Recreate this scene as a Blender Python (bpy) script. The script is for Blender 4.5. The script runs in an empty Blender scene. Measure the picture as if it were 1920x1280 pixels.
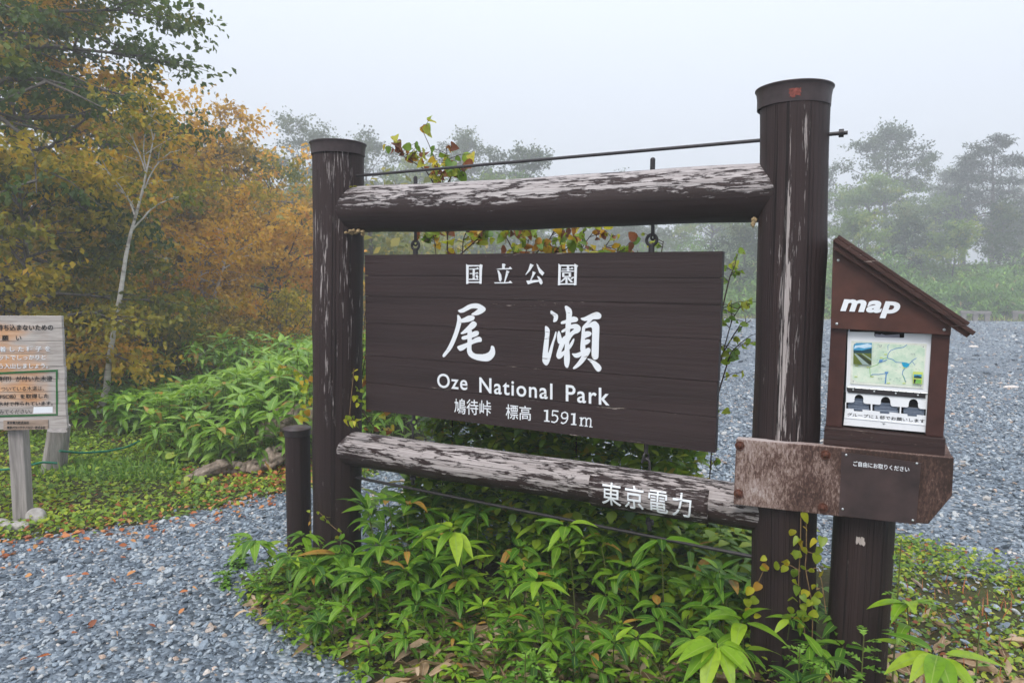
import bpy, bmesh, math, random
import numpy as np
from mathutils import Vector, Matrix
from mathutils.geometry import tessellate_polygon

R = math.radians
scene = bpy.context.scene
col = scene.collection
rng = np.random.default_rng(11)

# ------------------------------------------------------------------ camera, world, sun, exposure
FPX, PITCH, ROLL, EYE = 1280.0, 0.0895, 0.0100, 1.62
GZ = -0.13                                 # level of the ground
cp, sp, cr, sr = math.cos(PITCH), math.sin(PITCH), math.cos(ROLL), math.sin(ROLL)
FWD = np.array([0, cp, -sp]); UP0 = np.array([0, sp, cp]); RT0 = np.array([1., 0, 0])
RT = cr * RT0 + sr * UP0
UPV = -sr * RT0 + cr * UP0
CAM = np.array([0, 0, EYE])
cam = bpy.data.cameras.new('camera'); camo = bpy.data.objects.new('camera', cam); col.objects.link(camo)
cam.lens = 24; cam.sensor_width = 36; cam.clip_start = 0.05; cam.clip_end = 2000
camo.matrix_world = Matrix(((RT[0], UPV[0], -FWD[0], 0), (RT[1], UPV[1], -FWD[1], 0), (RT[2], UPV[2], -FWD[2], EYE), (0, 0, 0, 1)))
cam.dof.use_dof = True; cam.dof.focus_distance = 3.1; cam.dof.aperture_fstop = 7.0
scene.camera = camo

SUN_EL, SUN_AZ = R(52), R(205)          # azimuth measured clockwise from +Y
w = bpy.data.worlds.new('World'); scene.world = w; w.use_nodes = True
nt = w.node_tree; nt.nodes.clear()
wo = nt.nodes.new('ShaderNodeOutputWorld'); bg = nt.nodes.new('ShaderNodeBackground')
sky = nt.nodes.new('ShaderNodeTexSky'); sky.sky_type = 'NISHITA'; sky.sun_disc = False
sky.sun_elevation = SUN_EL; sky.sun_rotation = SUN_AZ; sky.dust_density = 4.0; sky.air_density = 1.0; sky.ozone_density = 1.0
hs = nt.nodes.new('ShaderNodeHueSaturation'); hs.inputs['Saturation'].default_value = 0.16
mx = nt.nodes.new('ShaderNodeMix'); mx.data_type = 'RGBA'; mx.inputs[0].default_value = 0.72
mx.inputs[7].default_value = (6.6, 7.2, 8.3, 1)      # the even grey of the cloud layer
nt.links.new(sky.outputs[0], hs.inputs['Color']); nt.links.new(hs.outputs[0], mx.inputs[6])
tc = nt.nodes.new('ShaderNodeTexCoord'); sz_ = nt.nodes.new('ShaderNodeSeparateXYZ'); nt.links.new(tc.outputs['Generated'], sz_.inputs[0])
ov = nt.nodes.new('ShaderNodeMath'); ov.operation = 'MULTIPLY_ADD'; ov.use_clamp = False; ov.inputs[1].default_value = 1.12; ov.inputs[2].default_value = 0.60
cl_ = nt.nodes.new('ShaderNodeMath'); cl_.operation = 'MAXIMUM'; cl_.inputs[1].default_value = 0.0
nt.links.new(sz_.outputs[2], cl_.inputs[0]); nt.links.new(cl_.outputs[0], ov.inputs[0])        # an overcast sky is brighter overhead than at the horizon
vm = nt.nodes.new('ShaderNodeVectorMath'); vm.operation = 'SCALE'; nt.links.new(mx.outputs[2], vm.inputs[0]); nt.links.new(ov.outputs[0], vm.inputs['Scale'])
nt.links.new(vm.outputs[0], bg.inputs[0]); nt.links.new(bg.outputs[0], wo.inputs[0])
bg.inputs[1].default_value = 0.104

sun = bpy.data.lights.new('sun', 'SUN'); suno = bpy.data.objects.new('sun', sun); col.objects.link(suno)
sun.energy = 1.5; sun.angle = R(25); sun.color = (1, 0.95, 0.88)
sd = Vector((math.sin(SUN_AZ) * math.cos(SUN_EL), math.cos(SUN_AZ) * math.cos(SUN_EL), math.sin(SUN_EL)))
suno.rotation_euler = sd.to_track_quat('Z', 'Y').to_euler(); suno.location = (0, 0, 30)

vs = scene.view_settings; vs.view_transform = 'Standard'; vs.look = 'None'; vs.exposure = 0.66; vs.gamma = 1
scene.cycles.use_denoising = True
try:
    scene.cycles.denoiser = 'OPENIMAGEDENOISE'
except Exception:
    pass
scene.cycles.volume_bounces = 2
scene.cycles.max_bounces = 8
scene.cycles.transparent_max_bounces = 8

# ------------------------------------------------------------------ places
def ray(px, py):
    d = FWD + RT * ((px - 960) / FPX) - UPV * ((py - 640) / FPX)
    return d
def at(px, py, Y):                        # point on the sight line at forward distance Y (metres)
    d = ray(px, py); return CAM + d * (Y / d[1])
def gnd(px, py, z=GZ):
    d = ray(px, py); return CAM + d * ((z - EYE) / d[2])
SA = 0.4878                                # heading of the sign
U = np.array([math.cos(SA), -math.sin(SA), 0]); NN = np.array([-math.sin(SA), -math.cos(SA), 0])
ORG = np.array([32.68, -13.87, 0.0]); ORG = ORG + U * (-36.9)
def sgw(px, py, n=0.0):                    # on the plane n metres in front of the sign's plane
    d = ray(px, py); t = (n - np.dot(CAM - ORG, NN)) / np.dot(d, NN); return CAM + d * t
def tol(p):                                # world -> sign frame (x along, y into, z up)
    q = np.asarray(p, float) - ORG; return np.array([q @ U, -(q @ NN), q[2]])
def tow(p):
    p = np.asarray(p, float); return ORG + p[0] * U - p[1] * NN + np.array([0, 0, p[2]])
def L(px, py, n=0.0): return tol(sgw(px, py, n))
def Lz(px, py, z):                         # in sign frame: point at height z
    return tol(gnd(px, py, z))

# ------------------------------------------------------------------ tagging / building helpers
def tag(o, label=None, cat=None, group=None, kind=None):
    if label: o['label'] = label
    if cat: o['category'] = cat
    if group: o['group'] = group
    if kind: o['kind'] = kind
    return o
def empty(name, loc, rz=0.0, label=None, cat=None, group=None):
    o = bpy.data.objects.new(name, None); col.objects.link(o); o.location = tuple(loc); o.rotation_euler = (0, 0, rz)
    o.empty_display_size = 0.1
    return tag(o, label, cat, group)
def link(name, me, mats, parent=None):
    o = bpy.data.objects.new(name, me); col.objects.link(o)
    for m in (mats if isinstance(mats, (list, tuple)) else [mats]): me.materials.append(m)
    if parent is not None: o.parent = parent
    return o

class MB:
    """collects vertices / polygons / uv / per-vertex attribute into ONE mesh"""
    def __init__(s): s.v = []; s.f = []; s.uv = []; s.mi = []; s.a = []; s.sm = []; s.n = 0
    def add(s, v, f, uv=None, mi=0, a=None, smooth=False):
        v = np.asarray(v, float).reshape(-1, 3); b = s.n
        s.v.append(v); s.n += len(v)
        s.a.append(np.zeros(len(v)) if a is None else (np.full(len(v), a) if np.isscalar(a) else np.asarray(a, float)))
        for i, q in enumerate(f):
            s.f.append([b + k for k in q]); s.mi.append(mi); s.sm.append(smooth)
            s.uv.append([(0, 0)] * len(q) if uv is None else uv[i])
        return s
    def build(s, name, mats, parent=None, base=(0, 0, 0), attr='wear'):
        me = bpy.data.meshes.new(name)
        V = (np.concatenate(s.v) if s.v else np.zeros((0, 3))) - np.asarray(base, float)
        me.from_pydata(V.tolist(), [], s.f)
        uvl = me.uv_layers.new(name='UVMap')
        uvl.data.foreach_set('uv', np.array([c for q in s.uv for c in q], dtype=np.float32).ravel())
        at_ = me.attributes.new(attr, 'FLOAT', 'POINT'); at_.data.foreach_set('value', np.concatenate(s.a).astype(np.float32))
        me.polygons.foreach_set('material_index', s.mi); me.polygons.foreach_set('use_smooth', s.sm)
        me.update()
        return link(name, me, mats, parent)
    # --- shapes
    def box(s, c, h, bev=0.003, rot=None, mi=0, a=None):
        c = np.asarray(c, float); h = np.asarray(h, float)
        bm = bmesh.new(); bmesh.ops.create_cube(bm, size=2)
        for v in bm.verts: v.co = Vector((v.co.x * h[0], v.co.y * h[1], v.co.z * h[2]))
        if bev: bmesh.ops.bevel(bm, geom=bm.edges[:], offset=min(bev, min(h) * .6), segments=2, affect='EDGES', profile=.6)
        bm.verts.ensure_lookup_table(); bm.verts.index_update()
        v = np.array([x.co[:] for x in bm.verts])
        if rot is not None: v = v @ np.asarray(rot).T
        f = [[q.index for q in p.verts] for p in bm.faces]
        bm.free(); return s.add(v + c, f, mi=mi, a=a)
    def prism(s, pts, depth, o, ex, ey, ez, mi=0, a=None, bev=0.0, smooth=False):
        """polygon pts in (ex,ey) at o, extruded by depth along ez"""
        bm = bmesh.new()
        o, ex, ey, ez = [np.asarray(q, float) for q in (o, ex, ey, ez)]
        vs_ = [bm.verts.new(tuple(o + ex * p[0] + ey * p[1])) for p in pts]
        f = bm.faces.new(vs_)
        r = bmesh.ops.extrude_face_region(bm, geom=[f])
        bmesh.ops.translate(bm, verts=[g for g in r['geom'] if isinstance(g, bmesh.types.BMVert)], vec=tuple(ez * depth))
        bmesh.ops.recalc_face_normals(bm, faces=bm.faces[:])
        if bev: bmesh.ops.bevel(bm, geom=bm.edges[:], offset=bev, segments=2, affect='EDGES', profile=.6)
        bmesh.ops.triangulate(bm, faces=[q for q in bm.faces if len(q.verts) > 4])
        bm.verts.ensure_lookup_table(); bm.verts.index_update()
        v = [x.co[:] for x in bm.verts]; f = [[q.index for q in p.verts] for p in bm.faces]; bm.free()
        return s.add(v, f, mi=mi, a=a, smooth=smooth)
    def tube(s, pts, rad, sides=8, mi=0, cap=True, a=None, wob=None, vscale=1.0):
        P = np.asarray(pts, float); n = len(P); rad = np.broadcast_to(np.asarray(rad, float), (n,))
        T = np.gradient(P, axis=0); T /= np.maximum(np.linalg.norm(T, axis=1)[:, None], 1e-9)
        ref = np.array([0, 0, 1.]) if abs(T[0, 2]) < .9 else np.array([1., 0, 0])
        x = np.cross(ref, T[0]); x /= np.linalg.norm(x); X = [x]
        for i in range(1, n):
            x = X[-1] - T[i] * (X[-1] @ T[i]); x /= max(np.linalg.norm(x), 1e-9); X.append(x)
        X = np.array(X); Y = np.cross(T, X)
        th = np.arange(sides + 1) / sides * 2 * math.pi
        ln = np.concatenate([[0], np.cumsum(np.linalg.norm(np.diff(P, axis=0), axis=1))])
        rr = np.repeat(rad[:, None], sides + 1, 1)
        if wob is not None: rr = rr * wob(th[None, :], ln[:, None])
        rr[:, -1] = rr[:, 0]
        V = P[:, None] + rr[..., None] * (np.cos(th)[None, :, None] * X[:, None] + np.sin(th)[None, :, None] * Y[:, None])
        f = []; uv = []; k = sides + 1; r0 = float(rad.max())
        for i in range(n - 1):
            for j in range(sides):
                f.append([i * k + j, i * k + j + 1, (i + 1) * k + j + 1, (i + 1) * k + j])
                uv.append([(th[j] * r0, ln[i]), (th[j + 1] * r0, ln[i]), (th[j + 1] * r0, ln[i + 1]), (th[j] * r0, ln[i + 1])])
        aa = None
        if a is not None: aa = a(V, th, ln).ravel() if callable(a) else a
        s.add(V.reshape(-1, 3), f, uv, mi, aa, True)
        if cap:
            for i, dr in ((0, 1), (n - 1, -1)):
                ring = V[i, :-1]; c = P[i]
                fv = np.vstack([ring, c[None]])
                ff = [[(j + 1) % sides, j, sides] if dr == 1 else [j, (j + 1) % sides, sides] for j in range(sides)]
                uu = [[(ring[q % sides][0], ring[q % sides][1]) if q < sides else (c[0], c[1]) for q in t] for t in ff]
                s.add(fv, ff, uu, mi, 0.0, False)
        return s
    def lathe(s, prof, c, sides=40, mi=0, a=None):
        c = np.asarray(c, float); th = np.arange(sides) / sides * 2 * math.pi
        V = np.array([[c + np.array([r * math.cos(t), r * math.sin(t), z]) for t in th] for r, z in prof])
        f = []
        for i in range(len(prof) - 1):
            for j in range(sides):
                f.append([i * sides + j, i * sides + (j + 1) % sides, (i + 1) * sides + (j + 1) % sides, (i + 1) * sides + j])
        return s.add(V.reshape(-1, 3), f, mi=mi, a=a, smooth=True)
    def torus(s, c, R0, r0, ax, ay, n=28, m=10, mi=0):
        c, ax, ay = [np.asarray(q, float) for q in (c, ax, ay)]; az = np.cross(ax, ay)
        V = []; f = []
        for i in range(n):
            t = 2 * math.pi * i / n; d = math.cos(t) * ax + math.sin(t) * ay
            for j in range(m):
                q = 2 * math.pi * j / m; V.append(c + d * (R0 + r0 * math.cos(q)) + az * r0 * math.sin(q))
        for i in range(n):
            for j in range(m):
                f.append([i * m + j, ((i + 1) % n) * m + j, ((i + 1) % n) * m + (j + 1) % m, i * m + (j + 1) % m])
        return s.add(V, f, mi=mi, smooth=True)
    def blob(s, c, r, seed=0, sub=2, mi=0, rough=.25, a=None, smooth=True):
        bm = bmesh.new(); bmesh.ops.create_icosphere(bm, subdivisions=sub, radius=1)
        g = np.random.default_rng(seed); ax = g.normal(size=(5, 3)); ax /= np.linalg.norm(ax, axis=1)[:, None]
        v = np.array([x.co[:] for x in bm.verts]); k = 1 + rough * (np.sin(v @ ax.T * 3 + g.random(5) * 6).mean(1))
        v = v * k[:, None] * np.asarray(r, float)
        f = [[q.index for q in p.verts] for p in bm.faces]; bm.free()
        return s.add(v + np.asarray(c, float), f, mi=mi, a=a, smooth=smooth)

def np_mesh(name, V, F, mats, parent=None, uv=None, attrs=None, base=(0, 0, 0), smooth=False):
    """V (n,3), F (m,k) uniform polygons; fast path for leaves and stones"""
    me = bpy.data.meshes.new(name); V = np.asarray(V, np.float32) - np.asarray(base, np.float32)
    F = np.asarray(F, np.int32); m, k = F.shape
    me.vertices.add(len(V)); me.vertices.foreach_set('co', V.ravel())
    me.loops.add(m * k); me.loops.foreach_set('vertex_index', F.ravel())
    me.polygons.add(m); me.polygons.foreach_set('loop_start', np.arange(0, m * k, k, dtype=np.int32))
    me.polygons.foreach_set('loop_total', np.full(m, k, np.int32))
    me.polygons.foreach_set('use_smooth', np.full(m, smooth, bool))
    if uv is not None:
        l = me.uv_layers.new(name='UVMap'); l.data.foreach_set('uv', np.asarray(uv, np.float32)[F.ravel()].ravel())
    for n_, val in (attrs or {}).items():
        x = me.attributes.new(n_, 'FLOAT', 'POINT'); x.data.foreach_set('value', np.asarray(val, np.float32))
    me.update(calc_edges=True); me.validate()
    return link(name, me, mats, parent)

# ------------------------------------------------------------------ material helpers
class G:
    def __init__(s, name):
        s.m = bpy.data.materials.new(name); s.m.use_nodes = True; s.t = s.m.node_tree; s.t.nodes.clear()
        s.out = s.t.nodes.new('ShaderNodeOutputMaterial')
    def n(s, typ, ins=None, **props):
        x = s.t.nodes.new('ShaderNode' + typ)
        for k, v in props.items(): setattr(x, k, v)
        for k, v in (ins or {}).items():
            sk = x.inputs[k]
            if isinstance(v, bpy.types.NodeSocket): s.t.links.new(v, sk)
            else: sk.default_value = v
        return x
    def math(s, op, a, b=0.0, c=None, clamp=False):
        x = s.n('Math', {0: a, 1: b} if c is None else {0: a, 1: b, 2: c}, operation=op); x.use_clamp = clamp; return x.outputs[0]
    def ramp(s, f, stops, interp='LINEAR'):
        x = s.n('ValToRGB', {0: f}); r = x.color_ramp; r.interpolation = interp
        while len(r.elements) < len(stops): r.elements.new(0.5)
        for e, (p, c) in zip(r.elements, stops): e.position = p; e.color = tuple(c) + (1,) if len(c) == 3 else c
        return x.outputs[0]
    def sstep(s, f, lo, hi):
        x = s.n('MapRange', {0: f, 1: lo, 2: hi}, interpolation_type='SMOOTHSTEP'); return x.outputs[0]
    def mix(s, f, a, b, blend='MIX'):
        x = s.n('Mix', {0: f}, data_type='RGBA', blend_type=blend)
        for i, v in ((6, a), (7, b)):
            if isinstance(v, bpy.types.NodeSocket): s.t.links.new(v, x.inputs[i])
            else: x.inputs[i].default_value = tuple(v) + (1,) if len(v) == 3 else v
        return x.outputs[2]
    def uv(s): return s.n('TexCoord').outputs['UV']
    def obj(s): return s.n('TexCoord').outputs['Object']
    def map(s, v, scale=(1, 1, 1), loc=(0, 0, 0), rot=(0, 0, 0)):
        return s.n('Mapping', {'Vector': v, 'Scale': scale, 'Location': loc, 'Rotation': rot}).outputs[0]
    def noise(s, v, scale=5, detail=4, rough=.5, dist=0.0):
        return s.n('TexNoise', {'Vector': v, 'Scale': scale, 'Detail': detail, 'Roughness': rough, 'Distortion': dist}).outputs[0]
    def attr(s, name): return s.n('Attribute', attribute_name=name).outputs['Fac']
    def bump(s, h, strength=.5, dist=.01, nrm=None):
        i = {'Height': h, 'Strength': strength, 'Distance': dist}
        if nrm is not None: i['Normal'] = nrm
        return s.n('Bump', i).outputs[0]
    def bsdf(s, color, rough=.6, spec=.5, metal=0.0, nrm=None):
        i = {'Roughness': rough, 'Metallic': metal, 'Specular IOR Level': spec}
        x = s.n('BsdfPrincipled', i)
        if isinstance(color, bpy.types.NodeSocket): s.t.links.new(color, x.inputs['Base Color'])
        else: x.inputs['Base Color'].default_value = tuple(color) + (1,)
        if nrm is not None: s.t.links.new(nrm, x.inputs['Normal'])
        return x.outputs[0]
    def done(s, sh):
        s.t.links.new(sh, s.out.inputs['Surface']); return s.m

def plain(name, c, rough=.6, spec=.4, metal=0.0, var=.25, scale=20, bump=.0):
    g = G(name); o = g.obj(); n_ = g.noise(o, scale, 5, .6)
    c0 = [x * (1 - var) for x in c]; c1 = [min(1, x * (1 + var)) for x in c]
    cc = g.ramp(n_, [(.3, c0), (.7, c1)])
    return g.done(g.bsdf(cc, rough, spec, metal, g.bump(n_, bump, .004) if bump else None))

def paint_wood(name, across, along, coord='UV', thr=.62, paint=(.029, .0170, .0162), bare0=(.15, .115, .10), bare1=(.46, .41, .40),
               soft=.025, crack=.35, fine=1.0, big=1.0):
    """peeling brown paint over weathered timber; texture runs along the log (UV v) or the plank (object x)"""
    g = G(name)
    v = g.uv() if coord == 'UV' else g.obj()
    # coordinate order: (across, along, depth)
    def mp(a, l): return g.map(v, (a, l, a) if coord == 'UV' else (l, a, a))
    wear = g.attr('wear')
    n1 = g.noise(mp(across * 26 * fine, along * 26 * fine), 1, 9, .68, .35)
    n2 = g.noise(mp(across * 6 * big, along * 6 * big), 1, 5, .6)
    n3 = g.noise(mp(across * 90 * fine, along * 60 * fine), 1, 4, .6)
    f = g.math('MULTIPLY_ADD', n1, 1.15, -.575)
    f = g.math('ADD', f, g.math('MULTIPLY_ADD', n2, .75, .125))
    f = g.math('ADD', f, g.math('MULTIPLY_ADD', n3, .42, -.21))
    f = g.math('ADD', f, g.math('MULTIPLY', wear, 1.7))
    mask = g.sstep(f, thr - soft, thr + soft)
    grain = g.noise(mp(across * 170, along * 9), 1, 6, .65, .2)
    grain2 = g.noise(mp(across * 30, along * 3), 1, 4, .55)
    gr = g.math('ADD', g.math('MULTIPLY', grain, .65), g.math('MULTIPLY', grain2, .35))
    bare = g.ramp(gr, [(.30, bare0), (.46, [(a + b) / 2 for a, b in zip(bare0, bare1)]), (.62, bare1)])
    tint = g.noise(mp(across * 3, along * 2.2), 1, 3, .5)
    pc = g.ramp(tint, [(.3, [x * .72 for x in paint]), (.7, [x * 1.35 for x in paint])])
    pc = g.mix(g.sstep(grain, .55, .75), pc, [x * 1.5 for x in paint])
    cr_ = g.noise(mp(across * 20, along * .55), 1, 3, .5)
    cm = g.math('MULTIPLY', g.sstep(g.math('ABSOLUTE', g.math('SUBTRACT', cr_, .5)), .012, .002), crack)
    c = g.mix(mask, pc, bare)
    c = g.mix(cm, c, (.008, .006, .006))
    h = g.math('ADD', g.math('MULTIPLY', mask, -.5), g.math('MULTIPLY', gr, .45))
    h = g.math('SUBTRACT', h, cm)
    rough = g.math('ADD', g.math('MULTIPLY', mask, .3), .52)
    return g.done(g.bsdf(c, rough, .22, 0, g.bump(h, .9, .009)))

def leaf_mat(name, stops, trans=.35, rough=.42, spec=.5, midrib=None, stripes=0.0, edge=None, blotch=None, tcol=1.6):
    """leaf colour by the leaf's own random value; stops = ramp"""
    g = G(name); r = g.attr('rnd'); c = g.ramp(r, stops)
    uv = g.uv(); sx = g.n('SeparateXYZ', {0: uv})
    au = g.math('ABSOLUTE', sx.outputs[0]); nrm = None
    if blotch:
        o = g.obj(); nn = g.noise(o, blotch[1], 4, .6)
        c = g.mix(g.sstep(nn, blotch[2], blotch[2] + .06), c, blotch[0])
    if stripes:
        wv = g.math('SINE', g.math('MULTIPLY', sx.outputs[0], 55.0))
        c = g.mix(g.math('MULTIPLY', g.math('ADD', wv, 1.0), stripes), c, (0, 0, 0), 'MIX')
        nrm = g.bump(wv, .15, .001)
    if midrib:
        fr_ = g.math('FRACT', g.math('MULTIPLY', r, 37.0)); c = g.mix(g.math('MULTIPLY', g.sstep(sx.outputs[1], .90, .99), g.math('GREATER_THAN', fr_, .55)), c, (.30, .19, .08))
        dn = g.noise(g.obj(), 30, 3, .6); c = g.mix(g.math('MULTIPLY', g.sstep(dn, .45, .75), .35), c, (.03, .06, .012))
    if edge: c = g.mix(g.sstep(au, .86, .97), c, edge)
    if midrib: c = g.mix(g.sstep(au, .10, .03), c, midrib)
    d = g.bsdf(c, rough, spec, 0, nrm)
    tc = g.mix(1.0, c, (tcol, tcol * .95, tcol * .6), 'MULTIPLY')
    t = g.n('BsdfTranslucent', {'Color': tc}).outputs[0]
    return g.done(g.n('MixShader', {0: trans, 1: d, 2: t}).outputs[0])

M = {}
M['post'] = paint_wood('post_paint', 2.6, .17, thr=.655, fine=1.0, big=.8, crack=.8)
M['beam'] = paint_wood('beam_paint', 2.2, .34, thr=.665, crack=.5, bare0=(.12, .095, .09), bare1=(.50, .46, .455))
M['low_beam'] = paint_wood('low_beam_paint', 2.2, .32, thr=.645, crack=.5, bare0=(.10, .08, .072), bare1=(.47, .42, .41))
M['board'] = paint_wood('board_paint', 2.2, .20, coord='OBJ', thr=.755, paint=(.030, .0180, .0178), crack=.12, bare1=(.55, .46, .40))
M['roof'] = paint_wood('roof_paint', 2.4, .2, coord='OBJ', thr=.72, paint=(.050, .022, .017), bare1=(.42, .33, .28))
M['sill'] = paint_wood('sill_paint', 2.0, .3, coord='OBJ', thr=.70, paint=(.034, .017, .015), bare1=(.35, .26, .22))
M['metal'] = plain('dark_metal', (.030, .026, .028), .45, .5, .3, .3, 60, .3)
M['cap'] = plain('cap_metal', (.048, .034, .035), .45, .35, .0, .25, 30, .2)
M['rust'] = plain('rusty_bolt', (.085, .030, .018), .8, .3, .1, .5, 120, .6)
M['rustmark'] = plain('red_rust', (.17, .045, .035), .8, .3, 0, .6, 90, .4)
M['screw'] = plain('screw_steel', (.5, .52, .53), .3, .5, .8, .1, 60)
M['moss'] = plain('moss', (.16, .15, .02), .95, .1, 0, .5, 120, .8)
M['nest'] = plain('mud_nest', (.30, .22, .12), .95, .1, 0, .5, 150, .9)
M['black'] = plain('black_print', (.012, .012, .013), .6, .3, 0, .2)
M['dark'] = plain('dark_gap_shade', (.02, .018, .018), .8, .2, 0, .2)  # near-black colour standing in for shade in seams and openings
M['green_line'] = plain('green_paint', (.01, .10, .02), .6, .3, 0, .2)
M['rope'] = plain('green_rope', (.01, .13, .075), .7, .3, 0, .3, 200)

def white_paint():
    g = G('white_lettering'); o = g.obj()
    n1 = g.noise(g.map(o, (7, 90, 90)), 1, 6, .65); n2 = g.noise(o, 14, 3, .5)
    f = g.math('ADD', g.math('MULTIPLY', n1, .7), g.math('MULTIPLY', n2, .3))
    c = g.mix(g.sstep(f, .60, .64), (.70, .72, .75), (.07, .05, .048))
    c = g.mix(g.sstep(n2, .62, .8), c, (.62, .61, .56))
    return g.done(g.bsdf(c, .6, .3))
M['white'] = white_paint()
M['sticker'] = plain('white_sticker', (.72, .74, .77), .4, .4, 0, .03)
M['panel_white'] = plain('white_panel', (.74, .75, .77), .35, .5, 0, .04, 6)
M['brown_panel'] = plain('brown_panel', (.062, .022, .015), .42, .35, 0, .45, 7)
M['jamb'] = plain('brown_timber', (.048, .017, .013), .5, .3, 0, .3, 14, .2)
M['plate'] = plain('dark_plate', (.040, .024, .022), .33, .5, 0, .45, 9)
def plank_mat():
    g = G('mottled_plank'); o = g.obj()
    sx = g.n('SeparateXYZ', {0: o})
    n1 = g.noise(g.map(o, (130, 130, 48)), 1, 9, .74, .5); n2 = g.noise(g.map(o, (5, 5, 4)), 1, 4, .55)
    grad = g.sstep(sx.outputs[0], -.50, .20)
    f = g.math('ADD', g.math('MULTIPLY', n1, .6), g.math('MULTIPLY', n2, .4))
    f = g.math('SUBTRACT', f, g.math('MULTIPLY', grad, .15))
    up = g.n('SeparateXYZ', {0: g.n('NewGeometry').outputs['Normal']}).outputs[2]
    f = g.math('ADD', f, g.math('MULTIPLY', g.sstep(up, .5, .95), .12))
    c = g.ramp(f, [(.34, (.030, .016, .012)), (.44, (.085, .046, .036)), (.52, (.24, .17, .145)), (.64, (.42, .36, .345))])
    return g.done(g.bsdf(c, .8, .25, 0, g.bump(n1, .5, .004)))
M['plank'] = plank_mat()
def grey_wood(name, c0, c1, orange=None, axis=(1, 20, 20)):
    g = G(name); o = g.obj()
    n1 = g.noise(g.map(o, [a * 3.0 for a in axis]), 1, 7, .65, .4); n2 = g.noise(g.map(o, [a * .5 + 2 for a in axis]), 1, 3, .5)
    c = g.ramp(n1, [(.3, c0), (.65, c1)])
    if orange:
        sx = g.n('SeparateXYZ', {0: o})
        m = g.math('MULTIPLY', g.sstep(sx.outputs[0], .235, .17), g.sstep(sx.outputs[2], 1.45, 1.36))
        m = g.math('MULTIPLY', m, g.sstep(sx.outputs[2], .82, .90))
        m = g.math('MULTIPLY', m, g.sstep(g.noise(g.map(o, (2.2, 5, 5)), 1, 3, .6), .33, .62))
        c = g.mix(m, c, g.ramp(n1, [(.3, (.40, .18, .07)), (.7, (.66, .38, .19))]))
    return g.done(g.bsdf(c, .85, .2, 0, g.bump(n1, .5, .004)))
M['notice_wood'] = grey_wood('notice_wood', (.24, .21, .19), (.48, .44, .41), True, (1.2, 14, 14))
M['grey_post'] = grey_wood('grey_post', (.15, .135, .125), (.34, .31, .29), None, (14, 14, 1))
M['log'] = grey_wood('log_wood', (.10, .075, .055), (.34, .27, .22), None, (10, 3, 8))
M['timber_far'] = grey_wood('far_timber', (.10, .09, .085), (.22, .20, .19), None, (2, 8, 8))
M['bark'] = grey_wood('bark', (.035, .030, .026), (.14, .125, .11), None, (9, 9, 2))
M['bark_pale'] = grey_wood('pale_bark', (.12, .11, .10), (.32, .30, .28), None, (6, 6, 3))
def birch():
    g = G('birch_bark'); o = g.obj(); n = g.noise(g.map(o, (5, 5, 26)), 1, 5, .6); n2 = g.noise(o, 4, 3, .5)
    c = g.ramp(n, [(.3, (.05, .045, .04)), (.42, (.46, .43, .40)), (.7, (.66, .63, .60))])
    return g.done(g.bsdf(g.mix(g.sstep(n2, .55, .75), c, (.25, .21, .19)), .8, .2))
M['birch'] = birch()
M['culm'] = plain('culm', (.10, .11, .03), .55, .3, 0, .4, 40)
M['twig'] = plain('twig', (.05, .030, .024), .8, .2, 0, .3, 60)
M['vine_stem'] = plain('vine_stem', (.17, .11, .05), .7, .2, 0, .4, 60)

M['grey_rock'] = plain('grey_rock', (.30, .28, .26), .85, .25, 0, .35, 18, .5)
M['sasa'] = leaf_mat('bamboo_grass_leaf', [(0, (.016, .066, .008)), (.40, (.070, .185, .010)), (.75, (.19, .36, .016)), (.95, (.33, .48, .03)), (.97, (.42, .22, .03)), (1, (.46, .24, .05))],
                     .38, .42, .4, (.26, .38, .07), .08)
M['sasa_mid'] = leaf_mat('thicket_leaf', [(0, (.06, .15, .016)), (.5, (.16, .31, .03)), (.88, (.32, .50, .07)), (.945, (.38, .52, .09)), (.955, (.48, .32, .06)), (1, (.42, .22, .06))],
                         .35, .38, .5, (.34, .46, .14), .06)
M['sasa_far'] = leaf_mat('far_sasa_leaf', [(0, (.06, .15, .02)), (.6, (.15, .29, .03)), (.93, (.26, .42, .05)), (.95, (.32, .26, .10)), (1, (.36, .27, .12))], .3, .5)
M['dry'] = leaf_mat('dry_leaf', [(0, (.16, .09, .045)), (.5, (.36, .24, .14)), (1, (.56, .42, .29))], .2, .65, .25, (.5, .4, .28), .08)
M['weed'] = leaf_mat('weed_leaf', [(0, (.06, .14, .014)), (.4, (.16, .27, .018)), (.75, (.30, .38, .022)), (.92, (.42, .44, .035)), (.945, (.34, .11, .025)), (1, (.24, .06, .02))], .35, .5)
M['grass'] = leaf_mat('grass_blade', [(0, (.045, .13, .012)), (.6, (.11, .25, .018)), (1, (.23, .33, .04))], .35, .5)
M['mugwort'] = leaf_mat('mugwort_leaf', [(0, (.06, .17, .018)), (.5, (.13, .29, .028)), (1, (.22, .38, .05))], .38, .5)
M['vine'] = leaf_mat('vine_leaf', [(0, (.14, .23, .015)), (.5, (.32, .37, .02)), (.8, (.46, .42, .025)), (1, (.42, .22, .03))], .4, .45)
M['heart'] = leaf_mat('heart_leaf', [(0, (.10, .20, .035)), (.25, (.20, .30, .03)), (.5, (.42, .40, .03)), (.66, (.48, .27, .025)), (.8, (.22, .075, .03)), (1, (.13, .045, .028))],
                      .45, .45, .4, None, 0, None, ((.13, .04, .02), 55, .60))
M['bush'] = leaf_mat('bush_leaf', [(0, (.04, .10, .012)), (.5, (.17, .30, .022)), (.9, (.36, .44, .03)), (1, (.42, .34, .03))], .42, .45)
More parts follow.
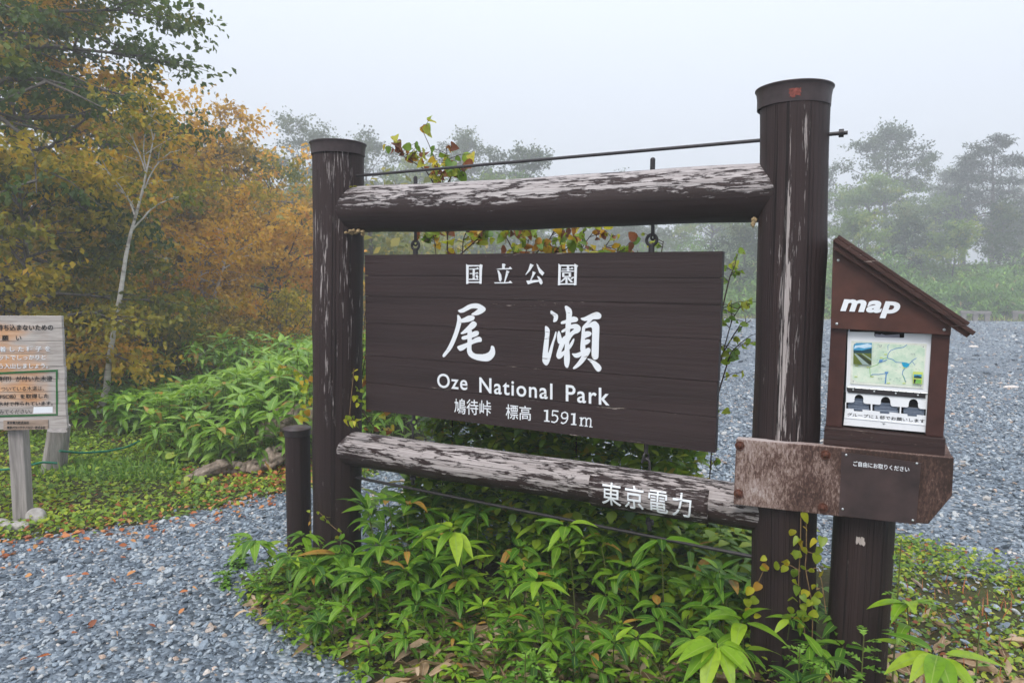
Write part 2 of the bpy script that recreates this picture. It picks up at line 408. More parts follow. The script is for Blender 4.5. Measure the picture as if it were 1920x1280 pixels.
M['butterbur'] = leaf_mat('butterbur_leaf', [(0, (.10, .22, .03)), (.6, (.23, .34, .035)), (1, (.38, .42, .05))], .35, .5)
M['fallen'] = leaf_mat('fallen_leaf', [(0, (.20, .055, .02)), (.5, (.45, .13, .035)), (1, (.50, .25, .09))], .2, .6)
def foliage(name, stops, trans=.4): return leaf_mat(name, stops, trans, .55, .3)
M['f_green'] = foliage('green_foliage', [(0, (.028, .060, .012)), (.5, (.060, .105, .018)), (.85, (.13, .15, .022)), (1, (.24, .16, .03))])
M['f_gold'] = foliage('gold_foliage', [(0, (.08, .10, .014)), (.35, (.24, .21, .018)), (.7, (.48, .34, .024)), (1, (.54, .29, .03))])
M['f_mix'] = foliage('turning_foliage', [(0, (.05, .085, .012)), (.4, (.15, .165, .016)), (.7, (.34, .27, .02)), (1, (.48, .28, .025))])
M['f_orange'] = foliage('orange_foliage', [(0, (.22, .13, .02)), (.4, (.48, .29, .03)), (.8, (.62, .38, .04)), (1, (.62, .29, .04))])
M['f_fog'] = foliage('hazy_foliage', [(0, (.025, .045, .018)), (.6, (.05, .085, .022)), (1, (.10, .12, .03))])
M['f_lime'] = foliage('lime_foliage', [(0, (.06, .12, .02)), (.6, (.14, .22, .03)), (1, (.26, .28, .04))])
M['f_pine'] = foliage('dark_foliage', [(0, (.014, .026, .014)), (.6, (.026, .042, .020)), (1, (.05, .065, .025))], .15)
M['f_brown'] = foliage('brown_foliage', [(0, (.08, .065, .018)), (.5, (.25, .18, .024)), (1, (.42, .26, .03))])

# ------------------------------------------------------------------ leaves
def proto_blade(nseg, width, droop, fold, twist=0.0, shape='lance', wave=0.0):
    """leaf of length 1 along +y, blade across x; returns V,F(quads),UV"""
    V = []; UV = []
    for i in range(nseg + 1):
        t = i / nseg
        if shape == 'lance': wd = width * (math.sin(math.pi * min(1, t ** .64 * .985 + .012)) ** .95)
        elif shape == 'oval': wd = width * (math.sin(math.pi * (t * .97 + .02)) ** .6)
        else: wd = width * (1 - t) ** .6
        dr_ = droop if abs(droop) > 1e-3 else 1e-3; ang = dr_ * t; y = math.sin(ang) / dr_; z = -(1 - math.cos(ang)) / dr_
        tw = twist * t
        for k in (-1, 0, 1):
            x = k * wd; dz = fold * abs(k) * wd + wave * wd * math.sin(t * 9 + k)
            V.append((x * math.cos(tw), y, z + dz + x * math.sin(tw))); UV.append((k, t))
    F = []
    for i in range(nseg):
        for k in (0, 1):
            a = i * 3 + k; F.append((a, a + 1, a + 4, a + 3))
    return np.array(V), np.array(F), np.array(UV, float)
def proto_flat(pts, fold=.15, droop=.3):
    """outline half (x>=0, t) list -> symmetrical leaf as quads from the midline"""
    V = []; UV = []; F = []
    for i, (x, t) in enumerate(pts):
        z = -droop * t * t
        for k in (-1, 0, 1): V.append((k * x, t, z + fold * abs(k) * x)); UV.append((k, t))
    for i in range(len(pts) - 1):
        for k in (0, 1): a = i * 3 + k; F.append((a, a + 1, a + 4, a + 3))
    return np.array(V), np.array(F), np.array(UV, float)
SASA = [proto_blade(8, .158, d, f, t) for d, f, t in ((.5, .25, .1), (.9, .3, -.2), (1.3, .25, .3), (.25, .35, 0), (.7, .15, .5))]
SASA_LO = [proto_blade(5, .15, d, f, t) for d, f, t in ((.5, .25, .1), (1.0, .3, -.3), (1.3, .2, .2))]
SASA_XLO = [proto_blade(2, .12, d, .3) for d in (.5, 1.1)]
OVAL = [proto_blade(3, .30, d, .25, t, 'oval') for d, t in ((.4, 0), (.9, .3), (.2, -.3))]
OVAL_LO = [proto_blade(2, .33, d, .2, 0, 'oval') for d in (.3, .8)]
HEART = [proto_flat([(.02, -.02), (.30, -.10), (.46, .10), (.42, .40), (.24, .75), (.0, 1.0)], f, d) for f, d in ((.25, .3), (.1, .6), (.5, .2), (.8, .5))]
ROUND = [proto_flat([(.02, .06), (.36, -.08), (.55, .25), (.50, .62), (.28, .9), (.0, .97)], f, d) for f, d in ((.2, .2), (.05, .4), (.35, .1))]
BLADE = [proto_blade(3, .035, d, .2, 0, 'grass') for d in (.4, 1.0, 1.5)]
FLAKE = [(np.array([(0, 0, 0), (w_, .45, d_), (0, 1, d_ * .4), (-w_, .45, d_)], float), np.array([(0, 1, 2, 3)]), np.array([(0, 0), (1, .45), (0, 1), (-1, .45)], float)) for w_, d_ in ((.34, .1), (.26, -.1), (.42, .05))]
DRY = [proto_blade(5, .11, d, f, t, 'lance', .3) for d, f, t in ((.5, .9, .8), (-.6, .4, -.7), (.9, .6, 1.2), (.2, 1.2, .2))]
MUG = [proto_flat([(.03, 0), (.05, .18), (.26, .34), (.10, .38), (.36, .60), (.13, .58), (.34, .84), (.10, .78), (.16, .98), (.0, 1.12)], .15, d) for d in (.25, .6)]

def norm(a): return a / np.maximum(np.linalg.norm(a, axis=-1, keepdims=True), 1e-9)
class Leaves:
    def __init__(s, protos, seed=0): s.p = protos; s.P = []; s.D = []; s.N = []; s.S = []; s.R = []; s.g = np.random.default_rng(seed)
    def add(s, pos, d, size, rnd=None, up=None):
        pos = np.atleast_2d(pos); n = len(pos); s.P.append(pos); s.D.append(np.broadcast_to(np.atleast_2d(d), (n, 3)))
        s.S.append(np.broadcast_to(np.asarray(size, float), (n,))); s.R.append(np.broadcast_to(np.asarray(s.g.random(n) if rnd is None else rnd, float), (n,)))
        s.N.append(np.broadcast_to(np.array([0, 0, 1.]) if up is None else np.atleast_2d(up), (n, 3)))
    def count(s): return sum(len(p) for p in s.P)
    def build(s, name, mat, parent=None, base=(0, 0, 0), smooth=True):
        if not s.P: return None
        P = np.concatenate(s.P); D = norm(np.concatenate(s.D)); S = np.concatenate(s.S); Rn = np.concatenate(s.R); N_ = np.concatenate(s.N)
        X = np.cross(D, N_ + s.g.normal(size=P.shape) * .02); bad = np.linalg.norm(X, axis=1) < 1e-3; X[bad] = [1, 0, 0]; X = norm(X); Z = np.cross(X, D)
        var = s.g.integers(0, len(s.p), len(P)); Vs = []; Fs = []; UVs = []; As = []; off = 0
        for k, (pv, pf, pu) in enumerate(s.p):
            i = np.nonzero(var == k)[0]
            if not len(i): continue
            W = P[i, None] + S[i, None, None] * (pv[None, :, 0, None] * X[i, None] + pv[None, :, 1, None] * D[i, None] + pv[None, :, 2, None] * Z[i, None])
            Vs.append(W.reshape(-1, 3)); m = len(pv)
            Fs.append((pf[None] + (np.arange(len(i)) * m)[:, None, None] + off).reshape(-1, 4)); off += len(i) * m
            UVs.append(np.tile(pu, (len(i), 1))); As.append(np.repeat(Rn[i], m))
        return np_mesh(name, np.concatenate(Vs), np.concatenate(Fs), mat, parent, np.concatenate(UVs), {'rnd': np.clip(np.concatenate(As), 0, 1)}, base, smooth)

def gh(x, y):
    """height of the ground"""
    x = np.asarray(x, float); y = np.asarray(y, float)
    h = GZ + .0 * x
    h = h + .02 * np.clip((-x-3)/3,0,1) * np.sin(x * 1.1 + .5) * np.cos(y * .9) * np.clip((y - 3.5) / 3, 0, 1)
    far = np.clip((y - 34) / 14, 0, 1); h = h + 3.2 * far ** 1.2 * np.clip((x + 4) / 12, .25, 1)
    left = np.clip((-x - 5) / 8, 0, 1) * np.clip((y - 7) / 6, 0, 1); h = h + .5 * left
    return h
def unit(v): v = np.asarray(v, float); return v / np.linalg.norm(v)
def inpoly(P, poly):
    x, y = P[:, 0], P[:, 1]; r = np.zeros(len(P), bool); n = len(poly)
    for i in range(n):
        x0, y0 = poly[i][:2]; x1, y1 = poly[(i + 1) % n][:2]
        c = ((y0 > y) != (y1 > y)) & (x < (x1 - x0) * (y - y0) / (y1 - y0 + 1e-12) + x0); r ^= c
    return r
def sample_poly(poly, n, g):
    poly = np.array([p[:2] for p in poly]); lo, hi = poly.min(0), poly.max(0); out = np.zeros((0, 2))
    while len(out) < n:
        p = lo + g.random((n * 2, 2)) * (hi - lo); out = np.vstack([out, p[inpoly(p, poly)]])
    return out[:n]

# ================================================================== THE SETTING
def ground_mat():
    g = G('ground_soil'); o = g.obj()
    n1 = g.noise(o, 2.2, 6, .6); n2 = g.noise(o, 26, 5, .65)
    c = g.ramp(n1, [(.3, (.035, .026, .016)), (.55, (.05, .055, .016)), (.7, (.06, .085, .018))])
    c = g.mix(g.sstep(n2, .5, .7), c, (.085, .06, .035))
    return g.done(g.bsdf(c, .95, .15, 0, g.bump(n2, .8, .02)))
def gravel_mat():
    g = G('gravel_base'); o = g.obj()
    v = g.n('TexVoronoi', {'Vector': o, 'Scale': 34.0, 'Randomness': 1.0}); v2 = g.n('TexVoronoi', {'Vector': o, 'Scale': 12.0})
    sx = g.n('SeparateXYZ', {0: v.outputs['Color']}); sy = g.n('SeparateXYZ', {0: v2.outputs['Color']})
    f = g.math('ADD', g.math('MULTIPLY', sx.outputs[0], .7), g.math('MULTIPLY', sy.outputs[1], .3))
    c = g.ramp(f, [(.15, (.055, .07, .086)), (.55, (.16, .195, .235)), (.82, (.28, .32, .36)), (.93, (.36, .33, .30)), (1, (.55, .54, .52))])
    big = g.noise(o, .35, 4, .6)
    c = g.mix(g.math('MULTIPLY', g.sstep(big, .45, .7), .5), c, (.05, .06, .07))
    h = g.math('SUBTRACT', 1.0, v.outputs['Distance'])
    return g.done(g.bsdf(c, .8, .3, 0, g.bump(h, 1.0, .03)))
def stone_mat(name, stops):
    g = G(name); r = g.attr('rnd'); o = g.obj()
    c = g.ramp(r, stops); n_ = g.noise(o, 130, 4, .6)
    c = g.mix(g.math('MULTIPLY', g.sstep(n_, .4, .7), .35), c, (.05, .055, .06))
    return g.done(g.bsdf(c, .68, .4, 0, g.bump(n_, .35, .002)))
M['ground'] = ground_mat(); M['gravel'] = gravel_mat()
M['stone'] = stone_mat('gravel_stone', [(0, (.055, .075, .098)), (.3, (.135, .170, .212)), (.62, (.235, .285, .335)), (.84, (.36, .40, .43)), (.925, (.42, .42, .41)), (.955, (.34, .25, .19)), (.98, (.46, .34, .27)), (1, (.62, .60, .57))])
M['pale_stone'] = plain('pale_stone', (.55, .50, .46), .8, .3, 0, .2, 20, .4)

def axis_pts(a, b, fine, far_step):
    p = list(np.arange(-6, 9, fine)); q = 9.0; s_ = fine
    while q < b: p.append(q); s_ = min(s_ * 1.25, far_step); q += s_
    p.append(b); q = -6.0; s_ = fine
    while q > a: s_ = min(s_ * 1.25, far_step); q -= s_; p.insert(0, max(q, a))
    return np.array(p)
gx = axis_pts(-135, 135, .5, 6); gy = axis_pts(-50, 140, .5, 4)
X, Y = np.meshgrid(gx, gy); Z = gh(X, Y)
nx, ny = len(gx), len(gy)
I = (np.arange(ny - 1)[:, None] * nx + np.arange(nx - 1)[None]).ravel()
tag(np_mesh('ground', np.stack([X.ravel(), Y.ravel(), Z.ravel()], 1), np.stack([I, I + 1, I + nx + 1, I + nx], 1), M['ground'], smooth=True), kind='structure')

g0 = lambda px, py: gnd(px, py)[:2]
lot = [(-9, -4), (-9, 3.2), tuple(g0(-300, 1040)), tuple(g0(0, 1018)), tuple(g0(130, 1000)), tuple(g0(260, 985)), tuple(g0(400, 955)), tuple(g0(470, 935)), tuple(g0(540, 925)),
       tuple(g0(700, 890)), tuple(g0(800, 830)), tuple(g0(1000, 700)), tuple(g0(1200, 630)), (7, 27), (9, 33.2), (40, 33.2), (40, -4)]
me_v = [Vector((x, y, GZ + 0.004)) for x, y in lot]
tri = tessellate_polygon([me_v])
lotm = MB().add([tuple(v) for v in me_v], [list(t) for t in tri]); lo_ = lotm.build('gravel_lot', M['gravel']); tag(lo_, kind='structure')
bm = bmesh.new(); bm.from_mesh(lo_.data); bmesh.ops.recalc_face_normals(bm, faces=bm.faces[:])
if sum(f.normal.z for f in bm.faces) < 0: bmesh.ops.reverse_faces(bm, faces=bm.faces[:])
bm.to_mesh(lo_.data); bm.free()

bed = [tow((u, -n, 0))[:2] for u, n in ((-1.62, .12), (-1.66, .40), (-1.40, .60), (-1.1, .62), (-.8, .74), (-.5, .82), (-.2, .92), (.15, 1.02), (.5, 1.12), (.9, 1.2), (1.35, 1.2),
                                         (1.75, .95), (2.1, .70), (2.6, .3), (3.2, -.3), (3.4, -1.1), (3.0, -1.8), (2.2, -1.9), (1.3, -1.45), (.6, -1.3), (-.1, -1.1), (-.7, -.8), (-1.2, -.35))]
bedc = np.mean(bed, axis=0)
V = []; F = []; nb = len(bed)
for k, s_ in enumerate((1.0, .93, .8, .6, .35, .12)):
    for p in bed: q = bedc + (np.array(p) - bedc) * s_; V.append((q[0], q[1], GZ + .006 + .02 * (1 - s_ ** 4)))
for k in range(5):
    for j in range(nb): F.append([k * nb + j, (k + 1) * nb + j, (k + 1) * nb + (j + 1) % nb, k * nb + (j + 1) % nb])
F.append([5 * nb + j for j in range(nb)][::-1])
o = MB().add(V, F, smooth=True).build('soil_bed', M['ground']); tag(o, kind='structure')
bm = bmesh.new(); bm.from_mesh(o.data); bmesh.ops.recalc_face_normals(bm, faces=bm.faces[:])
if sum(f.normal.z for f in bm.faces) < 0: bmesh.ops.reverse_faces(bm, faces=bm.faces[:])
bm.to_mesh(o.data); bm.free()

# ---- gravel: real stones lying on the lot
def stone_protos(sub, n, seed):
    out = []; g = np.random.default_rng(seed)
    for k in range(n):
        bm = bmesh.new(); bmesh.ops.create_icosphere(bm, subdivisions=sub, radius=1)
        v = np.array([x.co[:] for x in bm.verts]); f = np.array([[q.index for q in p.verts] for p in bm.faces]); bm.free()
        v *= 1 + g.normal(size=(len(v), 1)) * .06
        for c in range(9):
            d = g.normal(size=3); d /= np.linalg.norm(d); h = g.uniform(.55, .85); t = v @ d
            v -= np.clip(t - h, 0, None)[:, None] * d
        v *= np.array([1, g.uniform(.6, .9), g.uniform(.35, .62)]); out.append((v, f))
    return out
ST1 = stone_protos(2, 7, 3); ST0 = stone_protos(1, 8, 4)
def stones(name, pts, size, protos, seed, rn=None, zoff=0.004):
    g = np.random.default_rng(seed); n = len(pts); var = g.integers(0, len(protos), n)
    a = g.random(n) * 2 * math.pi; tx, ty = g.normal(size=(2, n)) * .32; rn = g.random(n) if rn is None else rn
    Vs = []; Fs = []; As = []; off = 0
    for k, (pv, pf) in enumerate(protos):
        i = np.nonzero(var == k)[0]; m = len(pv)
        ca, sa = np.cos(a[i]), np.sin(a[i]); W = pv[None] * size[i, None, None]
        x, y, z = W[..., 0], W[..., 1], W[..., 2]
        z2 = z + tx[i, None] * x + ty[i, None] * y
        Q = np.stack([ca[:, None] * x - sa[:, None] * y + pts[i, 0, None], sa[:, None] * x + ca[:, None] * y + pts[i, 1, None], z2 + (pts[i, 2] + size[i] * .22)[:, None] + zoff], -1)
        Vs.append(Q.reshape(-1, 3)); Fs.append((pf[None] + (np.arange(len(i)) * m)[:, None, None] + off).reshape(-1, 3)); off += len(i) * m; As.append(np.repeat(rn[i], m))
    return tag(np_mesh(name, np.concatenate(Vs), np.concatenate(Fs), M['stone'], attrs={'rnd': np.concatenate(As)}), kind='stuff')
def scatter(n, xr, yr, g, tests):
    p = np.stack([g.uniform(*xr, n), g.uniform(*yr, n)], 1)
    k = np.ones(n, bool)
    for t in tests: k &= t(p)
    return p[k]
bed_in = [tuple(bedc + (np.array(p) - bedc) * .93) for p in bed]
onlot = lambda p: inpoly(p, lot) & ~inpoly(p, bed_in)
# soft margin: let stones wander off the sharp line
jit = lambda p: inpoly(p + rng.normal(size=p.shape) * .09, lot) & ~inpoly(p + rng.normal(size=p.shape) * .07, bed_in)
wedge = lambda a, b: (lambda p: (p[:, 0] > a * p[:, 1] - .4) & (p[:, 0] < b * p[:, 1] + .4))
gg = np.random.default_rng(5)
near = scatter(38000, (-5.2, 2.6), (2.1, 4.9), gg, [jit, wedge(-.95, .85)])
rest = scatter(30000, (-5.2, 2.6), (4.9, 7.5), gg, [jit, wedge(-.9, .85)])
def zero(p): return np.column_stack([p, np.full(len(p), GZ)])
sz = np.clip(gg.lognormal(math.log(.0092), .46, len(near)), .0045, .032)
stones('gravel', zero(near), sz, ST1, 8)
sz *= 1 - .42 * np.clip(np.sin(near[:, 0] * 1.7 + near[:, 1] * .6 + 1.0) * np.cos(near[:, 1] * 1.9 - near[:, 0] * .5) * 2.2, 0, 1)
sz2 = np.clip(gg.lognormal(math.log(.0112), .42, len(rest)), .006, .032)
right = scatter(75000, (1.6, 13), (3.2, 13), gg, [jit, wedge(.18, .98)])
szr = np.clip(gg.lognormal(math.log(.0140), .45, len(right)), .008, .045)
far = scatter(26000, (3, 34), (13, 33), gg, [jit, wedge(.15, 1.0)])
szf = np.clip(gg.lognormal(math.log(.026), .5, len(far)), .012, .10)
gq = np.random.default_rng(15)
bedge = np.array([tow((a, -b, 0))[:2] for a, b in zip(gq.uniform(1.45, 3.0, 2600), gq.uniform(-1.7, .95, 2600))]); bedge = bedge[gq.random(2600) < np.clip(.5 + .6 * np.sin(bedge[:, 0] * 4 + 2) * np.sin(bedge[:, 1] * 3.3), .1, 1)]
stones('gravel_in_bed', np.column_stack([bedge, np.full(len(bedge), GZ + .022)]), np.clip(gq.lognormal(math.log(.012), .45, len(bedge)), .006, .035), ST1, 12)
stones('gravel', zero(np.vstack([rest, right, far])), np.concatenate([sz2, szr, szf]), ST0, 9)

# ================================================================== THE SIGN
RZ = -SA
def sroot(name, base, label, cat, group=None): return empty(name, tow(base), RZ, label, cat, group)
def polar_wear(fn): return fn
# --- posts
ltop, lbot = L(634, 272), L(632, 1010); rtop, rbot = L(1489, 170), L(1467, 1150)
def extend(a, b, z): t = (z - a[2]) / (b[2] - a[2]); return a + (b - a) * t
lb, lt = extend(ltop, lbot, GZ - .12), extend(ltop, lbot, ltop[2]); rb_, rt = extend(rtop, rbot, GZ - .12), rtop
depth = lambda p: float((tow(p) - CAM) @ FWD)
def rad_px(p, wpx):
    d = tow(p) - CAM; z = d @ FWD; c = z / np.linalg.norm(d); return wpx * z * c / (2 * FPX)
RL = rad_px((lt + lb) / 2, 95); RRt, RRb = rad_px(rt, 140), rad_px(rb_, 137)
frame_base = np.array([(lt[0] + rt[0]) / 2, 0, GZ])
fr = sroot('sign_frame', frame_base, 'big dark brown log frame with two capped posts and two peeling beams', 'sign frame')
def post(a, b, ra, rb, bulge, wearfn, seed, name='post'):
    g = np.random.default_rng(seed); n = 46; t = np.linspace(0, 1, n); P = a + (b - a) * t[:, None]
    ph = g.random(6) * 6
    P = P + np.stack([.004 * np.sin(t * 7 + ph[0]), .004 * np.sin(t * 9 + ph[1]), 0 * t], 1)
    rad = ra + (rb - ra) * t + .002 * np.sin(t * 21 + ph[2])
    def wob(th, l):
        r = 1 + .014 * np.sin(2 * th + ph[3] + l * .9) + .007 * np.sin(5 * th + ph[4] + l) + .004 * np.sin(3 * th + l * 5)
        for (l0, th0, amp, sl) in bulge: r = r + amp * np.exp(-((l - l0) / sl) ** 2) * (.5 + .5 * np.cos(th - th0)) ** 2
        return r
    m = MB().tube(P, rad, 56, wob=wob, a=wearfn); return m
def dirs(V, P0): return V - P0
def wear_left(V, th, ln):
    # local angle about the axis: facing the camera side streaks
    c = V.mean(1, keepdims=True); d = V - c; ang = np.arctan2(d[..., 0], -d[..., 1])   # 0 = straight out of the sign
    z = V[..., 2]
    w_ = -.035 + .05 * np.exp(-((ang - .75) / .5) ** 2) + .05 * np.exp(-((z - 1.75) / .5) ** 2) * np.exp(-((ang - .2) / .5) ** 2) - .05 * (z < .75) + .03 * np.exp(-((z - 2.25) / .12) ** 2) + .05 * np.exp(-((ang - .25 + .03 * np.sin(z * 4)) / .10) ** 2)
    return w_
def wear_right(V, th, ln):
    c = V.mean(1, keepdims=True); d = V - c; ang = np.arctan2(d[..., 0], -d[..., 1]); z = V[..., 2]
    w_ = -.060 + .13 * np.exp(-((ang - .05) / .22) ** 2) * np.exp(-((z - 1.4) / .55) ** 2) + .06 * np.exp(-((ang - .35) / .2) ** 2) * np.exp(-((z - 2.1) / .35) ** 2) + .05 * np.exp(-((ang - .5) / .3) ** 2)
    w_ += .10 * np.exp(-((ang + .02 - .03 * np.sin(z * 3)) / .07) ** 2) * (z > .9) + .05 * np.exp(-((ang - .42 + .02 * np.sin(z * 5)) / .08) ** 2)
    return w_ - .05 * (z < .75)
o = post(lb, lt, RL, RL * .985, [(2.02, math.pi, .07, .11), (1.2, 2.0, .03, .07), (.7, .5, .03, .06), (1.6, -1.2, .025, .05)], wear_left, 1).build('post', M['post'], fr, frame_base)
o['label'] = 'shorter log post under its metal cap, at the far end of the frame'
def capm(c, r, h, sx=0):
    m = MB().lathe([(r + .003, -h + .001), (r + .0072, -h), (r + .0074, -h + .001), (r + .0085, -.034), (r + .0095, -.030), (r + .0115, -.014), (r + .0165, -.004), (r + .0172, -.0035), (r + .0178, -.003), (r + .0178, .001), (r + .0172, .0018), (r + .014, .003), (r * .6, .014), (0.001, .018)], c, 56)
    return m
capm(lt + np.array([0, 0, .004]), RL * .985, .066).build('cap', M['cap'], o, frame_base)
o = post(rb_, rt, RRb, RRt, [(1.75, 0, .035, .1), (2.3, .6, .02, .05), (1.3, 1.0, .03, .06), (1.0, -1.5, .03, .07), (2.0, 2.2, .03, .06)], wear_right, 2).build('post', M['post'], fr, frame_base)
o['label'] = 'taller and thicker log post under its rust-marked metal cap, at the near end of the frame'
cc = capm(rt + np.array([0, 0, .004]), RRt, .078).build('cap', M['cap'], o, frame_base)
# rust spot on the near cap
def cyl_patch(m, c, r, a0, a1, z0, z1, n=10, k=5, mi=0, seed=0):
    g = np.random.default_rng(seed); V = []; F = []
    for i in range(n + 1):
        for j in range(k + 1):
            a = a0 + (a1 - a0) * i / n; z = z0 + (z1 - z0) * j / k
            e = .25 if (i in (0, n) or j in (0, k)) else 0
            a += g.normal() * .02 * (e > 0); z += g.normal() * .004 * (e > 0)
            V.append((c[0] + r * math.sin(a), c[1] - r * math.cos(a), z))
    for i in range(n):
        for j in range(k): F.append([i * (k + 1) + j, (i + 1) * (k + 1) + j, (i + 1) * (k + 1) + j + 1, i * (k + 1) + j + 1])
    return m.add(V, F, mi=mi, smooth=True)
cyl_patch(MB(), rt, RRt + .0092, .0, .26, rt[2] - .058, rt[2] - .024, seed=4).build('rust_spot', M['rustmark'], o, frame_base)
# --- beams
def beam(pl, pr, wl, wr, wearfn, seed, mat, n_off=.012):
    a, b = L(*pl, n_off), L(*pr, n_off); d = unit(b - a); ra, rb2 = rad_px(a, wl), rad_px(b, wr)
    ul, ur = lt[0] + .0, rt[0] - .0
    A = a + d * ((ul - a[0]) / d[0]); B = b + d * ((ur - b[0]) / d[0])
    g = np.random.default_rng(seed); n = 70; t = np.linspace(0, 1, n); P = A + (B - A) * t[:, None]; ph = g.random(6) * 6
    P = P + np.stack([0 * t, .004 * np.sin(t * 9 + ph[0]), .004 * np.sin(t * 7 + ph[1])], 1)
    rad = ra + (rb2 - ra) * t
    wob = lambda th, l: 1 + .018 * np.sin(2 * th + ph[2] + l * 1.3) + .012 * np.sin(3 * th + l * 3.2 + ph[3]) + .010 * np.sin(l * 11 + th + ph[5]) + .006 * np.sin(6 * th + ph[4])
    return MB().tube(P, rad, 56, wob=wob, a=wearfn), A, B, ra, rb2
def upness(V): c = V[:, :-1].mean(1, keepdims=True); d = V - c; d = d / np.linalg.norm(d, axis=-1, keepdims=True); return d[..., 2], -d[..., 1]
def wear_ub(V, th, ln):
    u, f = upness(V); x = V[..., 0]; s_ = (x - x.min()) / (x.max() - x.min())
    lim = -.02 - .10 * s_
    return np.clip((u - lim) * .30, -.2, .13) + .045 * np.exp(-((u - .05) / .1) ** 2) - .02 * np.sin(s_ * 11)
def wear_lb(V, th, ln):
    u, f = upness(V); x = V[..., 0]; s_ = (x - x.min()) / (x.max() - x.min())
    return np.clip((u + .42) * .36, -.20, .12) - .03 * np.sin(s_ * 9 + 1) * (u < .6)
ubm, UA, UB, ur0, ur1 = beam((700, 393), (1400, 364), 89, 119, wear_ub, 3, None, -.010)
ob = ubm.build('beam', M['beam'], fr, frame_base); ob['label'] = 'upper beam, thick, its top peeled to pale wood'
lbm, LA, LB, lr0, lr1 = beam((700, 845), (1340, 940), 66, 88, wear_lb, 4, None)
ol = lbm.build('beam', M['low_beam'], fr, frame_base); ol['label'] = 'lower beam, thinner and almost wholly weathered, bearing a name plate'
# moss and mud at the joints
mm = MB()
for i in range(14):
    p = UA + np.array([.02 + .010 * i, -.03 - .012 * (i % 3), ur0 * .98 - .0022 * (13 - i) ** 1.15 * .6]); mm.blob(p, (.014, .014, .006), i, 1)
mm.build('moss', M['moss'], ob, frame_base)
mm = MB()
for i in range(16):
    q = rng.random(3); mm.blob(L(648 + 34 * q[0], 430 + 9 * q[1] + 3 * q[0], .085 - .05 * q[2]), (.013, .013, .009), i, 1, rough=.5)
for i in range(9):
    q = rng.random(3); mm.blob(L(1408 + 9 * q[0], 405 + 18 * q[1], .07), (.008, .008, .010), i + 20, 1, rough=.5)
mm.build('mud_nest', M['nest'], ob, frame_base)
# --- tie rods
def rod(p, q, r):
    a, b = L(*p), L(*q); d = unit(b - a); return a, b, d
a, b, d = rod((668, 330), (1418, 264), .0075)
m = MB().tube([a - d * .10, a, b, b + d * .345], .0078, 10)
e = b + d * .325
m.tube([e - d * .012, e + d * .006], .017, 6); m.build('tie_rod', M['metal'], fr, frame_base)['label'] = 'upper tie rod with its nut beyond the taller post'
m = MB().box(a + np.array([-.008, -.02, -.045]), (.006, .008, .055), .002); m.build('rod_bracket', M['metal'], fr, frame_base)
a, b, d = rod((680, 897), (1395, 1040), .0075)
MB().tube([a - d * .10, a, b, b + d * .1], .0085, 10).build('tie_rod', M['metal'], fr, frame_base)['label'] = 'lower tie rod among the bamboo grass'
# --- hanger bolts through the beams
bev = -.022
for (px, py0, py1, ptop) in ((779, 437, 453, 334), (1224, 424, 441, 300)):
    p = L(px, py0 - 20, bev); q = L(px, py1, bev); tp = L(px, ptop, bev)
    m = MB().tube([p, q], .0085, 10).tube([tp, [tp[0], tp[1], p[2]]], .0115, 10).blob(tp, (.012, .012, .012), 1, 2, rough=0)
    m.torus(q + np.array([0, 0, -.008]), .013, .0055, (0.35, .94, 0), (0, 0, 1), 18, 8)
    m.build('eye_bolt', M['metal'], fr, frame_base)
for (px, py, pb) in ((774, 806, 908), (1218, 876, 994)):
    t_ = L(px, py, bev); bt = L(px, pb, bev)
    m = MB().tube([t_ + [0, 0, -.05], t_ + [0, 0, .015], t_ + [-.004, 0, .032], t_ + [-.018, 0, .042], t_ + [-.032, 0, .034], t_ + [-.038, 0, .018]], .0065, 10)
    m.build('hook', M['metal'], fr, frame_base); m = MB().tube([[t_[0], t_[1], bt[2] + .06], bt], .010, 8); m.lathe([(.02, .03), (.02, .05), (.001, .051)], bt, 6); m.build('bolt_end', M['metal'], fr, frame_base)

# --- the name plate on the lower beam (follows the round of the log)
def on_log(s_, ang, dr):       # s_: distance along the beam from LA, ang: 0 = out of the sign, + up
    d = unit(LB - LA); ax = d; out = unit(np.array([0, -1., 0]) - ax * (np.array([0, -1., 0]) @ ax)); upv = np.cross(ax, out) * -1
    if upv[2] < 0: upv = -upv
    t = s_ / np.linalg.norm(LB - LA); r = lr0 + (lr1 - lr0) * t + dr
    return LA + ax * s_ + r * (math.cos(ang) * out + math.sin(ang) * upv)
def log_s(px, py):
    p = L(px, py, .10); return float((p - LA) @ unit(LB - LA))
s0, s1 = log_s(1106, 930), log_s(1327, 965)
V = []; F = []; UVp = []; na = 22; ns = 24
aa0, aa1 = R(-50), R(44)
for dr in (.0115, -.01):
    for i in range(ns + 1):
        for j in range(na + 1): V.append(on_log(s0 + (s1 - s0) * i / ns, aa0 + (aa1 - aa0) * j / na, dr))
K = (ns + 1) * (na + 1)
idx = lambda i, j, l=0: l * K + i * (na + 1) + j
uvq = lambda i, j: (.1 * (aa0 + (aa1 - aa0) * j / na), s0 + (s1 - s0) * i / ns)
for i in range(ns):
    for j in range(na): F.append([idx(i, j), idx(i + 1, j), idx(i + 1, j + 1), idx(i, j + 1)]); UVp.append([uvq(i, j), uvq(i + 1, j), uvq(i + 1, j + 1), uvq(i, j + 1)])
for i in range(ns):
    for j in (0, na): F.append([idx(i, j), idx(i, j, 1), idx(i + 1, j, 1), idx(i + 1, j)]); UVp.append([uvq(i, j)] * 4)
for j in range(na):
    for i in (0, ns): F.append([idx(i, j), idx(i, j + 1), idx(i, j + 1, 1), idx(i, j, 1)]); UVp.append([uvq(i, j)] * 4)
